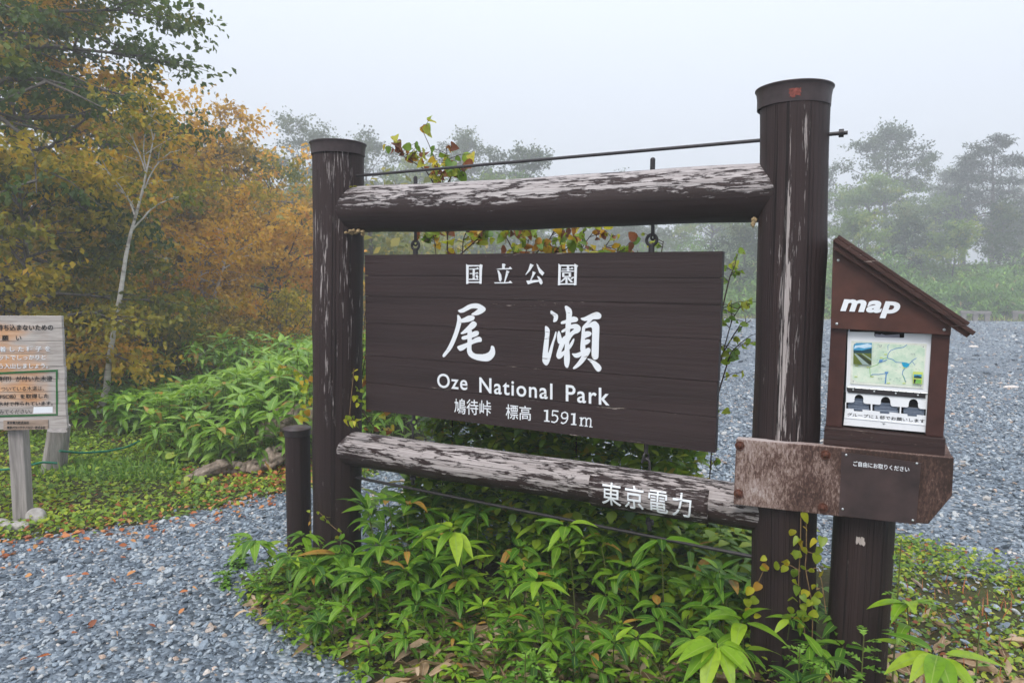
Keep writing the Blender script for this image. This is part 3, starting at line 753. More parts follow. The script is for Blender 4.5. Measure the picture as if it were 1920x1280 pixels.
wv = np.array([.055 + .06 * math.exp(-((k // (na + 1) % (ns + 1)) / ns - .52) ** 2 / .05) - .04 * (((k % (na + 1)) / na) < .25) + .02 * (((k % (na + 1)) / na) > .6) for k in range(2 * K)])
m = MB().add(V, F, UVp, 0, wv, True)
npl = m.build('name_plate', M['low_beam'], fr, frame_base)
bm = bmesh.new(); bm.from_mesh(npl.data); bmesh.ops.recalc_face_normals(bm, faces=bm.faces[:]); bm.to_mesh(npl.data); bm.free()

# --- lettering: text turned into flat cut letters
dg = None
def text_tris(body, weight=.0, spacing=1.0):
    cu = bpy.data.curves.new('t', 'FONT'); cu.body = body; cu.size = 1; cu.offset = weight; cu.resolution_u = 5; cu.fill_mode = 'FRONT'; cu.space_character = spacing
    ob_ = bpy.data.objects.new('t', cu); col.objects.link(ob_)
    bpy.context.view_layer.update(); ev = ob_.evaluated_get(bpy.context.evaluated_depsgraph_get()); me = ev.to_mesh()
    V = np.array([v.co[:] for v in me.vertices])[:, :2]; F = [list(p.vertices) for p in me.polygons]
    ev.to_mesh_clear(); bpy.data.objects.remove(ob_); bpy.data.curves.remove(cu)
    return V, F
def text_norm(body, weight=0.0, spacing=1.0):
    V, F = text_tris(body, weight, spacing); lo, hi = V.min(0), V.max(0); return (V - lo) / (hi - lo), F
def slab(m, V3, F, nrm, h, mi=0):
    """flat faces V3,F raised h along nrm with side walls"""
    V3 = np.asarray(V3, float); n = len(V3); top = V3 + np.asarray(nrm) * h
    ed = {}
    for f in F:
        for i in range(len(f)):
            e = (f[i], f[(i + 1) % len(f)]); ed[e] = ed.get(e, 0) + 1
    sides = [[a, b, b + n, a + n] for (a, b) in ed if (b, a) not in ed]
    return m.add(np.vstack([V3, top]), [[q + n for q in f] for f in F] + sides, mi=mi)
def quad_map(V, q):            # q: four 3-D corners bl, br, tr, tl
    q = [np.asarray(p) for p in q]; u, v = V[:, :1], V[:, 1:2]
    return q[0] * (1 - u) * (1 - v) + q[1] * u * (1 - v) + q[2] * u * v + q[3] * (1 - u) * v
def board_text(m, body, corners, n, weight=.0, h=.0015, spacing=1.0, lift=0.0):
    V, F = text_norm(body, weight, spacing); q = [L(px, py, n) for px, py in corners]
    P = quad_map(V, q) + np.array([0, -lift, 0]); return slab(m, P, F, (0, -1, 0), h)

# 4 characters on the plate
V, F = text_norm('東京電力', .004, 1.22)
sa, sb = log_s(1131, 940), log_s(1298, 970)
P = np.array([on_log(sa + (sb - sa) * u, R(-31) + R(58) * v, .0135) for u, v in V])
Pt = np.array([on_log(sa + (sb - sa) * u, R(-31) + R(58) * v, .0165) for u, v in V])
n = len(P); ed = set((f[i], f[(i + 1) % len(f)]) for f in F for i in range(len(f)))
MB().add(np.vstack([P, Pt]), [[q + n for q in f] for f in F] + [[a, b, b + n, a + n] for a, b in ed if (b, a) not in ed]).build('lettering', M['white'], npl, frame_base)

# ================================================================== THE HANGING BOARD
BN = 0.0                                     # its front face lies in the sign plane
btl, btr, bbr, bbl = L(685, 478), L(1354, 470), L(1342, 849), L(685, 768)
bx0, bx1 = (btl[0] + bbl[0]) / 2, (btr[0] + bbr[0]) / 2; bz1, bz0 = (btl[2] + btr[2]) / 2, (bbl[2] + bbr[2]) / 2
bbase = np.array([(bx0 + bx1) / 2, 0, bz0])
bd = sroot('park_sign', bbase, 'dark brown hanging plank sign with white Japanese characters and Oze National Park', 'sign')
tilt = lambda x: btl[2] + (btr[2] - btl[2]) * (x - bx0) / (bx1 - bx0) - bz1      # the small droop of the whole board
fr_ = [0, .131, .263, .432, .642, .819, 1]
m = MB(); TH = .046
for i in range(6):
    za, zb = bz1 - (bz1 - bz0) * fr_[i + 1], bz1 - (bz1 - bz0) * fr_[i]
    c = ((bx0 + bx1) / 2 + rng.normal() * .0008, TH / 2 + rng.normal() * .0006, (za + zb) / 2)
    bmx = bmesh.new(); bmesh.ops.create_cube(bmx, size=2)
    h = ((bx1 - bx0) / 2, TH / 2, (zb - za) / 2 - .0011)
    for v in bmx.verts: v.co = Vector((v.co.x * h[0], v.co.y * h[1], v.co.z * h[2]))
    bmesh.ops.bevel(bmx, geom=bmx.edges[:], offset=.0013, segments=2, affect='EDGES', profile=.6)
    # cut into strips along the length so that the wear can differ along the seams
    for x_ in np.linspace(-h[0], h[0], 26)[1:-1]:
        bmesh.ops.bisect_plane(bmx, geom=bmx.verts[:] + bmx.edges[:] + bmx.faces[:], plane_co=(x_, 0, 0), plane_no=(1, 0, 0))
    for z_ in (-h[2] + .012, -h[2] * .3, h[2] * .3, h[2] - .012):
        bmesh.ops.bisect_plane(bmx, geom=bmx.verts[:] + bmx.edges[:] + bmx.faces[:], plane_co=(0, 0, z_), plane_no=(0, 0, 1))
    bmx.verts.ensure_lookup_table(); bmx.verts.index_update()
    V = np.array([v.co[:] for v in bmx.verts]); F = [[q.index for q in p.verts] for p in bmx.faces]; bmx.free()
    edge = np.exp(-((h[2] - np.abs(V[:, 2])) / .010)); sx_ = (V[:, 0] + h[0]) / (2 * h[0])
    spots = {0: [(.55, .12), (.36, .05)], 1: [(.42, .2)], 2: [(.6, .1)], 3: [(.5, .12), (.3, .1)], 4: [(.55, .25), (.15, .1), (.9, .08)], 5: [(.6, .2), (.85, .12), (.1, .08)]}[i]
    wr = -.05 + edge * .10 * np.clip(sum(np.exp(-((sx_ - a_) / b_) ** 2) for a_, b_ in spots), 0, 1) + .03 * np.exp(-((sx_ - .55) / .18) ** 2)
    if i == 0: wr += .10 * np.exp(-((h[2] - V[:, 2]) / .006)) * np.exp(-((sx_ - .55) / .3) ** 2)
    m.add(V + np.array(c), F, a=wr)
panel = m.build('planks', M['board'], bd, bbase)
MB().box(((bx0 + bx1) / 2, TH * .55, (bz0 + bz1) / 2), ((bx1 - bx0) / 2 - .012, TH * .22, (bz1 - bz0) / 2 - .012), 0).build('seam_blocker', M['dark'], bd, bbase)  # dark core added inside the planks so no sky shows through the seams
# brush characters, traced stroke by stroke
def smooth_closed(p, k=4):
    p = np.asarray(p, float); n = len(p); out = []
    for i in range(n):
        a, b, c, d = p[(i - 1) % n], p[i], p[(i + 1) % n], p[(i + 2) % n]
        for j in range(k):
            t = j / k; out.append(.5 * ((2 * b) + (c - a) * t + (2 * a - 5 * b + 4 * c - d) * t * t + (3 * b - a - 3 * c + d) * t ** 3))
    return np.array(out)
def strokes(m, polys, origin, scale, n=0.0, smooth=True, h0=.0012, curve=0):
    for k, p in enumerate(polys):
        q = smooth_closed(p) if smooth else np.asarray(p, float)
        P = np.array([L(origin[0] + x / scale, origin[1] + y / scale, n) for x, y in q])
        tr = tessellate_polygon([[Vector((a_[0], a_[2], 0)) for a_ in P]])
        F = []
        for t in tr:
            a_, b_, c_ = [P[i] for i in t]; s_ = (b_[0] - a_[0]) * (c_[2] - a_[2]) - (b_[2] - a_[2]) * (c_[0] - a_[0])
            F.append(list(t) if s_ > 0 else list(t)[::-1])
        slab(m, P, F, (0, -1, 0), h0 + .00022 * k)
    return m
OZ1 = [[(385,215),(470,175),(570,115),(660,88),(750,88),(830,125),(890,175),(885,220),(830,265),(750,300),(670,305),(628,285),(690,240),(740,200),(750,185),(700,178),(630,182),(560,215),(490,250),(430,258),(400,240)],
 [(370,305),(400,305),(440,370),(445,440),(420,540),(385,650),(330,790),(270,910),(200,1000),(130,1075),(100,1060),(110,1020),(180,920),(260,760),(320,600),(360,450),(372,370)],
 [(435,380),(500,350),(580,310),(660,312),(692,345),(670,390),(600,420),(520,435),(440,440),(425,410)],
 [(435,635),(480,590),(560,510),(640,425),(680,415),(725,450),(725,490),(690,535),(640,570),(560,620),(500,645),(450,652)],
 [(450,715),(480,690),(560,665),(640,620),(700,595),(750,595),(770,625),(755,670),(700,700),(600,730),(500,755),(460,745)],
 [(372,885),(430,855),(540,815),(640,760),(720,715),(780,700),(820,740),(815,790),(760,800),(680,825),(620,855),(540,905),(480,945),(425,960),(390,930)],
 [(565,560),(630,570),(640,640),(640,780),(632,900),(645,970),(700,1010),(790,1020),(880,1015),(950,985),(985,930),(1000,868),(1045,885),(1070,970),(1060,1040),(1010,1110),(940,1150),(830,1148),(720,1125),(630,1085),(575,1030),(552,950),(560,850),(562,700)]]
OZ2 = [[(218,135),(240,120),(300,160),(350,195),(358,250),(340,305),(300,330),(268,320),(280,260),(278,225),(235,190),(220,165)],
 [(120,412),(165,420),(200,465),(205,520),(195,620),(185,760),(174,885),(186,885),(225,760),(270,640),(310,515),(330,520),(322,600),(290,700),(260,830),(230,960),(200,1060),(165,1120),(135,1130),(95,1095),(70,1030),(80,880),(100,700),(120,560)],
 [(485,45),(510,28),(560,55),(605,100),(620,170),(610,240),(600,340),(590,420),(575,530),(570,640),(565,740),(570,850),(578,980),(570,1080),(545,1165),(510,1170),(480,1120),(470,1020),(475,900),(485,760),(490,640),(500,520),(498,400),(510,300),(510,170),(490,90)],
 [(410,345),(430,318),(520,285),(600,245),(650,228),(710,250),(728,290),(700,325),(620,340),(540,350),(430,368)],
 [(420,500),(450,470),(520,430),(590,385),(680,365),(740,385),(775,430),(770,490),(730,530),(660,555),(610,610),(570,680),(500,740),(430,722),(380,735),(350,680),(345,570),(370,495),(400,530),(430,630),(455,605),(500,575),(560,540),(620,490),(655,455),(600,455),(540,470),(480,510),(435,525)],
 [(395,735),(478,708),(468,770),(422,878),(480,845),(560,760),(640,640),(660,655),(640,730),(600,800),(540,870),(470,940),(410,1000),(360,1005),(330,960),(340,890),(370,800)],
 [(780,260),(850,240),(950,190),(1040,152),(1090,148),(1145,180),(1158,230),(1130,270),(1060,280),(1000,285),(960,330),(920,370),(870,430),(855,500),(855,600),(855,700),(865,800),(860,900),(780,870),(775,750),(790,600),(800,480),(810,420),(860,360),(905,310),(850,310),(800,290)],
 [(960,345),(1030,312),(1080,340),(1120,400),(1122,500),(1115,700),(1110,900),(1100,990),(1050,1025),(1005,1005),(980,930),(985,750),(990,560),(985,440),(930,430),(880,445),(870,420)],
 [(845,520),(920,500),(970,525),(975,560),(940,595),(890,615),(845,630)],
 [(845,670),(900,648),(950,660),(950,695),(910,735),(850,750)],
 [(620,910),(680,910),(770,880),(850,835),(920,805),(955,830),(955,880),(910,960),(840,1060),(760,1140),(690,1185),(650,1195),(640,1170),(700,1100),(760,1020),(795,950),(740,985),(680,985),(640,950)],
 [(905,1005),(960,1015),(1040,1050),(1120,1110),(1160,1170),(1150,1220),(1110,1245),(1070,1225),(1030,1170),(980,1090),(930,1040)]]
NP = [[(113,80),(130,90),(152,100),(148,375),(115,380)],[(312,100),(325,82),(360,95),(352,160),(345,375),(312,375)],[(140,95),(330,97),(330,115),(140,118)],[(140,345),(320,342),(320,362),(140,362)],
 [(160,148),(265,145),(290,130),(305,155),(300,160),(165,162)],[(165,218),(250,215),(285,200),(300,225),(170,230)],[(155,302),(290,300),(305,318),(155,318)],[(215,150),(245,150),(242,310),(212,310)],[(258,250),(280,240),(298,270),(285,300),(262,275)],
 [(655,75),(685,75),(710,92),(695,105),(692,155),(658,155)],[(565,155),(660,142),(755,142),(775,120),(805,155),(760,160),(600,162)],[(583,170),(605,178),(640,240),(650,310),(630,345),(610,325),(600,240)],[(720,170),(765,195),(750,215),(700,350),(685,352),(712,230)],[(535,355),(700,352),(755,350),(775,330),(810,365),(690,370),(550,370)],
 [(1078,75),(1130,98),(1115,115),(1070,185),(1010,245),(1010,230),(1050,165)],[(1172,75),(1190,90),(1225,150),(1288,215),(1260,255),(1215,210),(1185,130)],[(1115,190),(1162,208),(1150,225),(1090,325),(1075,330),(1110,240)],[(1020,330),(1080,325),(1150,320),(1215,320),(1205,345),(1120,360),(1045,385)],[(1180,260),(1210,270),(1250,320),(1265,365),(1240,390),(1215,360),(1205,310)],
 [(1503,75),(1520,90),(1540,100),(1530,395),(1495,400),(1500,240)],[(1742,75),(1795,105),(1780,130),(1772,395),(1735,400),(1740,240)],[(1535,92),(1745,92),(1745,112),(1535,112)],[(1530,370),(1740,370),(1740,390),(1530,390)],
 [(1630,112),(1660,112),(1660,185),(1630,185)],[(1555,150),(1690,145),(1705,130),(1725,150),(1720,158),(1555,162)],[(1548,180),(1735,178),(1735,195),(1548,195)],[(1562,208),(1690,208),(1690,222),(1562,222)],[(1562,222),(1590,222),(1590,275),(1562,275)],[(1660,222),(1690,222),(1690,275),(1660,275)],[(1590,258),(1660,258),(1660,275),(1590,275)],
 [(1600,278),(1640,278),(1590,320),(1540,355),(1540,340)],[(1612,300),(1640,285),(1640,372),(1612,372)],[(1640,278),(1670,290),(1700,325),(1720,355),(1690,355),(1650,310)],[(1690,290),(1725,270),(1735,285),(1700,310)]]
def stroke_poly(c, wd):
    c = np.array(c, float); t = np.gradient(c, axis=0); t /= np.linalg.norm(t, axis=1)[:, None]; nn_ = np.stack([-t[:, 1], t[:, 0]], 1)
    return [tuple(p) for p in np.vstack([c + nn_ * wd / 2, (c - nn_ * wd / 2)[::-1]])]
DG = [[(1190,222),(1245,218),(1242,350),(1265,355),(1262,368),(1195,362),(1195,350),(1216,350),(1220,240),(1195,238)], stroke_poly([(1372,236),(1300,228)], 16), stroke_poly([(1302,225),(1296,292)], 13),
 stroke_poly([(1294,290),(1325,280),(1355,296),(1364,325),(1352,356),(1320,374),(1284,362)], 17), stroke_poly([(1488,300),(1482,262),(1452,246),(1420,258),(1409,292),(1426,322),(1458,326),(1484,308)], 16),
 stroke_poly([(1488,290),(1484,335),(1462,374),(1430,386),(1404,374)], 16), [(1530,263),(1585,260),(1578,392),(1598,396),(1595,409),(1528,403),(1530,391),(1552,390),(1556,280),(1530,279)],
 [(1635,312),(1668,310),(1664,408),(1682,410),(1680,420),(1632,416),(1634,406),(1646,405),(1648,322),(1634,322)], stroke_poly([(1664,340),(1685,318),(1710,318),(1720,345),(1718,416)], 15), [(1700,412),(1738,415),(1737,426),(1698,424)],
 stroke_poly([(1720,345),(1742,322),(1766,324),(1776,350),(1772,424)], 15), [(1756,420),(1796,424),(1795,435),(1754,432)]]
strokes(MB(), NP, (860, 485), 8.0, smooth=False).build('lettering', M['white'], bd, bbase)['label'] = 'small top line of four printed characters'
strokes(MB(), OZ1, (820, 560), 9.85).build('lettering', M['white'], bd, bbase)['label'] = 'large brush written character, the first of the pair'
strokes(MB(), OZ2, (1010, 570), 9.846).build('lettering', M['white'], bd, bbase)['label'] = 'large brush written character, the second of the pair'
for body, cs, wt in (('Oze', [(820, 726), (876.5, 731.5), (876.5, 703.5), (820, 699.5)], .010), ('National', [(899, 735.5), (1036, 749), (1036, 719), (899, 707)], .012), ('Park', [(1061, 752), (1143, 760.5), (1143, 728), (1061, 721)], .012)):
    board_text(MB(), body, cs, 0, wt, spacing=1.13).build('lettering', M['white'], bd, bbase)['label'] = 'Latin word ' + body
board_text(MB(), '鳩待峠', [(852, 775), (921, 779.5), (921, 751), (852, 746)], 0, .004).build('lettering', M['white'], bd, bbase)['label'] = 'three small characters of the bottom line'
board_text(MB(), '標高', [(948.5, 784.5), (996, 788.5), (996, 761.5), (948.5, 757)], 0, .004).build('lettering', M['white'], bd, bbase)['label'] = 'two small characters before the altitude'
strokes(MB(), DG, (840, 735), 6.62, smooth=False, h0=.0015).build('lettering', M['white'], bd, bbase)['label'] = 'altitude figure in serif digits'
# rings on the board
for (px, py, ybase) in ((779, 460, 475), (1222, 450, 467)):
    p = L(px, py, bev); q = L(px, ybase, bev); r0 = (q[2] - p[2])
    m = MB().torus(p, .024, .0075, (1, 0, 0), (0, 0, 1), 30, 10).tube([[p[0], p[1], p[2] - .024], [p[0], p[1], bz1 - .01]], .014, 12)
    m.build('eye_ring', M['metal'], bd, bbase)
for (px, py) in ((776, 790), (1211, 855)):
    p = L(px, py, bev); m = MB().torus(p + [0, 0, -.002], .016, .006, (.5, .86, 0), (0, 0, 1), 24, 8).tube([p + [0, 0, .014], [p[0], p[1], bz0 + .01]], .010, 10)
    m.build('eye_ring', M['metal'], bd, bbase)

# ================================================================== MAP DISPENSER on its plank, bolted to the near post
mbase = np.array([1.58, 0, .70])
md = sroot('map_dispenser', mbase, 'small brown map box with sloping roof and white map panel, bolted to the taller post', 'map box')
EX, EZ, EY = (1, 0, 0), (0, 0, 1), (0, 1, 0)
def prism(pts, y0, dep, mi=0, bev=.003, m=None): return (m or MB()).prism(pts, dep, (0, y0, 0), EX, EZ, EY, mi, bev=bev)
FN = -.165
m = prism([(1.05, .975), (1.375, .984), (1.812, .994), (1.814, .853), (1.746, .735), (1.443, .712), (1.049, .695)], FN, .048, bev=.005)
prism([(1.372, .982), (1.809, .992), (1.811, .855), (1.744, .738), (1.443, .715), (1.374, .711)], FN + .0485, .34, m=m, bev=.004)
m.build('support_plank', M['plank'], md, mbase)
for px, py in ((1387, 835), (1384.5, 925), (1548, 852), (1543, 951)):
    p = L(px, py, .167); m = MB().prism([(.019 * math.cos(t), .019 * math.sin(t)) for t in np.arange(20) / 20 * 2 * math.pi], .005, p + np.array([0, -.003, 0]), EX, EZ, EY)
    m.blob(p + np.array([0, -.004, 0]), (.0125, .009, .0125), 3, 2, rough=.04); m.build('bolt', M['rust'], md, mbase)
q = [L(*c, .165) for c in ((1573, 965), (1717.5, 982), (1727, 867.5), (1578, 846))]
npm = MB().prism([(p[0], p[2]) for p in q], .004, (0, FN - .0045, 0), EX, EZ, EY).build('notice_plate', M['plate'], md, mbase)
for px, py in ((1586.6, 852.5), (1719, 868.5), (1580, 954), (1711.5, 975)):
    MB().blob(L(px, py, .1695), (.0048, .003, .0048), 1, 2, rough=0).build('screw', M['screw'], npm, mbase)
board_text(MB(), 'ご自由にお取りください', [(1600, 873), (1705, 884.5), (1705, 875), (1600, 863.5)], .1697, .010).build('lettering', M['white'], npm, mbase)
# sill, jambs, gable, roof
MB().box((1.582, .02, 1.0215), (.203, .165, .036), .004).build('sill', M['sill'], md, mbase)
hb = 1.058
m = MB().box((1.411, 0, (hb + 1.45) / 2), (.0285, .125, (1.45 - hb) / 2), .003); m.build('side_wall', M['jamb'], md, mbase)
m = MB().box((1.750, 0, (hb + 1.445) / 2), (.0285, .125, (1.445 - hb) / 2), .003); m.build('side_wall', M['jamb'], md, mbase)
MB().box((1.58, .118, (hb + 1.45) / 2), (.138, .006, (1.45 - hb) / 2 - .002), .001).build('back_panel', M['jamb'], md, mbase)
gp = prism([(1.376, 1.765), (1.383, 1.446), (1.779, 1.437), (1.778, 1.470)], -.142, .014, bev=.002).build('gable_panel', M['brown_panel'], md, mbase)
prism([(1.378, 1.758), (1.384, 1.452), (1.778, 1.446), (1.777, 1.464)], -.1275, .245, bev=0).build('loft', M['jamb'], md, mbase)
for px, py in ((1571.5, 488), (1569, 607), (1770.5, 618)):
    MB().blob(L(px, py, .143), (.0055, .003, .0055), 1, 2, rough=0).build('screw', M['screw'], gp, mbase)
cu_shear = .24
V, F = text_tris('map', .042, 1.08); V[:, 0] += V[:, 1] * cu_shear; lo, hi = V.min(0), V.max(0); V = (V - lo) / (hi - lo)
P = quad_map(V, [L(px, py, .143) for px, py in ((1575.5, 592.5), (1688, 598), (1688, 565.5), (1575.5, 560))]); slab(MB(), P, F, (0, -1, 0), .003).build('lettering', M['sticker'], gp, mbase)
# roof: fascia board and two overlapping roof boards
rp = lambda px, py, n=.172: (L(px, py, n)[0], L(px, py, n)[2])
prism([rp(1562, 467), rp(1562, 449), rp(1575, 446), rp(1824, 623), rp(1813, 633)], -.172, .028, bev=.003).build('fascia', M['roof'], md, mbase)
pa_, pb2 = L(1566, 447, .185), L(1829, 624, .185)
sl = unit(pb2 - pa_); sl[1] = 0; sl = unit(sl); nr = np.array([-sl[2], 0, sl[0]]); rl = np.linalg.norm(pb2 - pa_) / 2; rc = (pa_ + pb2) / 2; rc[1] = 0
rot = np.stack([sl, np.array([0, 1., 0]), nr], 1)
rf = MB().box(rc + nr * -.004, (rl, .185, .008), .003, rot); rf.box(rc + nr * .0115 - sl * .016, (rl - .018, .181, .0070), .003, rot)
rf.build('roof', M['roof'], md, mbase)
# white panel with keyhole slots
MN = .108
def mp(x, y): p = L(1580 + x / 6.4, 620 + y / 6.4, MN); return (p[0], p[2])
def arc(cx, cy, r, n=9): return [(cx - r * math.cos(t), cy - r * math.sin(t) * 1.0) for t in np.linspace(0, math.pi, n)]
up_poly = [(62, 10), (380, 16), (380, 60), (392, 74), (725, 86), (738, 78), (740, 30), (1082, 40), (1012, 940), (935, 935), (912, 925), (905, 905)] + arc(848, 872, 56)[::-1] + \
          [(790, 905), (775, 915), (600, 905), (580, 895), (572, 870)] + arc(515, 846, 57)[::-1] + [(458, 872), (445, 885), (275, 872), (252, 862), (246, 840)] + arc(195, 816, 54)[::-1] + [(141, 845), (128, 856), (38, 858)]
lo_poly = [(30, 930), (133, 938), (133, 962), (238, 968), (238, 945), (447, 968), (447, 990), (560, 998), (560, 975), (778, 1000), (778, 1022), (890, 1030), (890, 1008), (1006, 1018), (990, 1215), (10, 1128)]
m = MB()
for pl in (up_poly, lo_poly): m.prism([mp(*p) for p in pl], .006, (0, -MN - .003, 0), EX, EZ, EY)
for a, b, c, d in (((336, 860), (358, 862), (355, 968), (335, 966)), ((686, 905), (704, 906), (700, 1000), (682, 998)), ((30, 858), (44, 858), (42, 945), (30, 945)), ((998, 938), (1012, 938), (1008, 1024), (996, 1022))):
    m.prism([mp(*p) for p in (a, b, c, d)], .005, (0, -MN - .0025, 0), EX, EZ, EY)
mpn = m.build('map_panel', M['panel_white'], md, mbase)
MB().box((1.58, -.085, 1.125), (.139, .002, .068), 0).build('opening_shade', M['dark'], md, mbase); MB().box((1.58, -.088, 1.42), (.06, .002, .024), 0).build('opening_shade', M['dark'], md, mbase)  # flat dark sheets painted as the shade inside the box openings
# bent metal hinge strip and the ledge line at the bottom
m = prism([mp(*p) for p in ((48, 672), (996, 745), (992, 808), (70, 738), (52, 715))], -MN - .0075, .004, bev=.001)
hg = m.build('hinge', M['metal'], mpn, mbase)
for k in range(11):
    x = 60 + k * 88; a = L(1580 + x / 6.4, 620 + (674 + (x - 48) * .077) / 6.4, MN); b = L(1580 + (x + 78) / 6.4, 620 + (674 + (x + 30) * .077) / 6.4, MN)
    MB().tube([a + [0, -.006, 0], b + [0, -.006, 0]], .0026, 8).build('knuckle', M['screw'], hg, mbase)
for x, y in ((125, 708), (378, 728), (637, 750), (903, 772)): MB().blob(L(1580 + x / 6.4, 620 + y / 6.4, MN + .0085), (.0036, .0028, .0036), 1, 2, rough=0).build('screw', M['screw'], hg, mbase)
MB().blob(L(1580 + 492 / 6.4, 620 + 1105 / 6.4, MN + .005), (.004, .004, .004), 1, 2, rough=0).build('screw', M['screw'], mpn, mbase)
prism([mp(*p) for p in ((20, 1034), (1000, 1126), (999, 1133), (20, 1041))], -MN - .0055, .003, bev=0).build('ledge', M['panel_white'], mpn, mbase)
board_text(MB(), 'グループに１部でお願いします', [(1580 + 52 / 6.4, 620 + 1020 / 6.4), (1580 + 985 / 6.4, 620 + 1104 / 6.4), (1580 + 985 / 6.4, 620 + 1062 / 6.4), (1580 + 56 / 6.4, 620 + 980 / 6.4)], MN + .0036, .004, .0006).build('lettering', M['black'], mpn, mbase)
# printed map sheet
def flatmat(n, c, r=.35): return plain(n, c, r, .4, 0, .12, 40)
mapm = [G('map_paper')]; g = mapm[0]; o_ = g.obj()
n_ = g.noise(o_, 26, 6, .6); n2_ = g.noise(o_, 90, 5, .7)
cc = g.ramp(n_, [(.3, (.40, .56, .42)), (.55, (.60, .68, .55)), (.75, (.70, .72, .60))]); cc = g.mix(g.sstep(n2_, .55, .7), cc, (.42, .58, .45))
mats = [g.done(g.bsdf(cc, .3, .5)), flatmat('map_border', (.66, .68, .60)), flatmat('map_blue', (.10, .24, .46)), flatmat('map_lake', (.01, .30, .50)), flatmat('map_green', (.18, .42, .10)),
        flatmat('photo_sky', (.05, .27, .46)), flatmat('photo_cloud', (.48, .62, .72)), flatmat('photo_hill', (.012, .05, .07)), flatmat('photo_moor', (.10, .13, .02)), flatmat('photo_walk', (.28, .36, .34)), flatmat('map_yellow', (.50, .58, .12)), flatmat('map_ink', (.16, .20, .22)), flatmat('photo_dark', (.03, .04, .02))]
m = MB(); lay = [0]
def pic(pts, mi):
    lay[0] += 1; P = np.array([(q_[0], -MN - .0036 - .00012 * lay[0], q_[1]) for q_ in (mp(*p) for p in pts)])
    tr = tessellate_polygon([[Vector((a_[0], a_[2], 0)) for a_ in P]]); F = []
    for t in tr:
        a_, b_, c_ = [P[i] for i in t]; s_ = (b_[0] - a_[0]) * (c_[2] - a_[2]) - (b_[2] - a_[2]) * (c_[0] - a_[0]); F.append(list(t) if s_ > 0 else list(t)[::-1])
    m.add(P, F, mi=mi)
def line(c, wd, mi): pic(stroke_poly(c, wd), mi)
prev = lay[0]
m.prism([mp(*p) for p in ((105, 118), (1008, 155), (965, 692), (92, 632))], .003, (0, -MN - .0062, 0), EX, EZ, EY, 1); lay[0] = 24
pic([(160, 142), (350, 142), (930, 175), (985, 215), (968, 640), (905, 662), (180, 612), (118, 570), (130, 165)], 0)
for c, wd, mi in (([(770, 165), (730, 195), (640, 210), (575, 235), (545, 275), (535, 320)], 9, 2), ([(545, 230), (540, 180), (560, 160)], 6, 2), ([(535, 320), (480, 340), (440, 375), (415, 405), (340, 430), (325, 440), (330, 520)], 7, 4), ([(535, 325), (600, 342), (640, 375), (710, 378)], 9, 2),
                  ([(800, 395), (840, 350), (885, 325)], 9, 2), ([(835, 365), (865, 410)], 6, 2), ([(760, 430), (720, 480), (715, 520), (740, 560), (755, 612)], 8, 2), ([(330, 540), (360, 520), (430, 520), (505, 510), (545, 490)], 8, 2), ([(525, 495), (518, 560), (510, 632)], 15, 2),
                  ([(330, 525), (345, 545), (372, 548)], 7, 4), ([(430, 380), (470, 370), (530, 345)], 9, 2), ([(720, 530), (735, 570), (752, 610)], 5, 4)): line(c, wd, mi)
pic([(705, 372), (760, 378), (802, 392), (795, 420), (765, 440), (735, 435), (715, 405)], 3); pic([(505, 488), (552, 488), (540, 512), (510, 510)], 2); pic([(440, 345), (490, 338), (470, 365), (435, 375)], 2)
for x, y in ((305, 435), (350, 545), (465, 320), (515, 280), (735, 440), (735, 625), (550, 622), (160, 545), (170, 415)): pic([(x - 18, y - 5), (x + 18, y - 4), (x + 18, y + 5), (x - 18, y + 4)], 10)
gM = np.random.default_rng(2)
for k in range(34):
    x, y = 380 + gM.random() * 580, 170 + gM.random() * 440; l_ = 10 + 16 * gM.random(); pic([(x, y), (x + l_, y + 1), (x + l_, y + 4), (x, y + 3)], 11)
for x, y in ((420, 165), (815, 268), (422, 562)):
    for k in range(3): pic([(x + k * 20, y), (x + 12 + k * 20, y), (x + 12 + k * 20, y + 5), (x + 7 + k * 20, y + 5), (x + 7 + k * 20, y + 22), (x + 3 + k * 20, y + 22), (x + 3 + k * 20, y + 5), (x + k * 20, y + 5)], 11)
pic([(165, 142), (352, 142), (345, 405), (130, 396), (132, 168)], 5)
pic([(150, 175), (220, 165), (300, 150), (349, 165), (348, 190), (260, 205), (190, 195), (138, 210)], 6)
pic([(131, 225), (230, 232), (348, 205), (347, 265), (131, 262)], 7); pic([(131, 262), (347, 265), (345, 405), (130, 396)], 8)
pic([(140, 270), (160, 270), (320, 404), (240, 400)], 9); pic([(230, 270), (245, 270), (346, 335), (346, 352)], 9); pic([(165, 275), (215, 275), (345, 370), (345, 402), (325, 402)], 12)
pic([(842, 484), (958, 490), (948, 632), (838, 622)], 10); pic([(852, 515), (946, 520), (943, 565), (850, 560)], 5); pic([(852, 540), (900, 528), (944, 548), (943, 565), (850, 560)], 7); pic([(850, 573), (942, 578), (938, 626), (848, 620)], 4); pic([(850, 573), (880, 576), (865, 620), (848, 620)], 12)
for x, y in ((145, 157), (965, 187), (128, 600), (932, 652)): pic([(x + 7 * math.cos(t), y + 7 * math.sin(t)) for t in np.arange(10) / 10 * 6.28], 11)
m.build('map_print', mats, mpn, mbase)
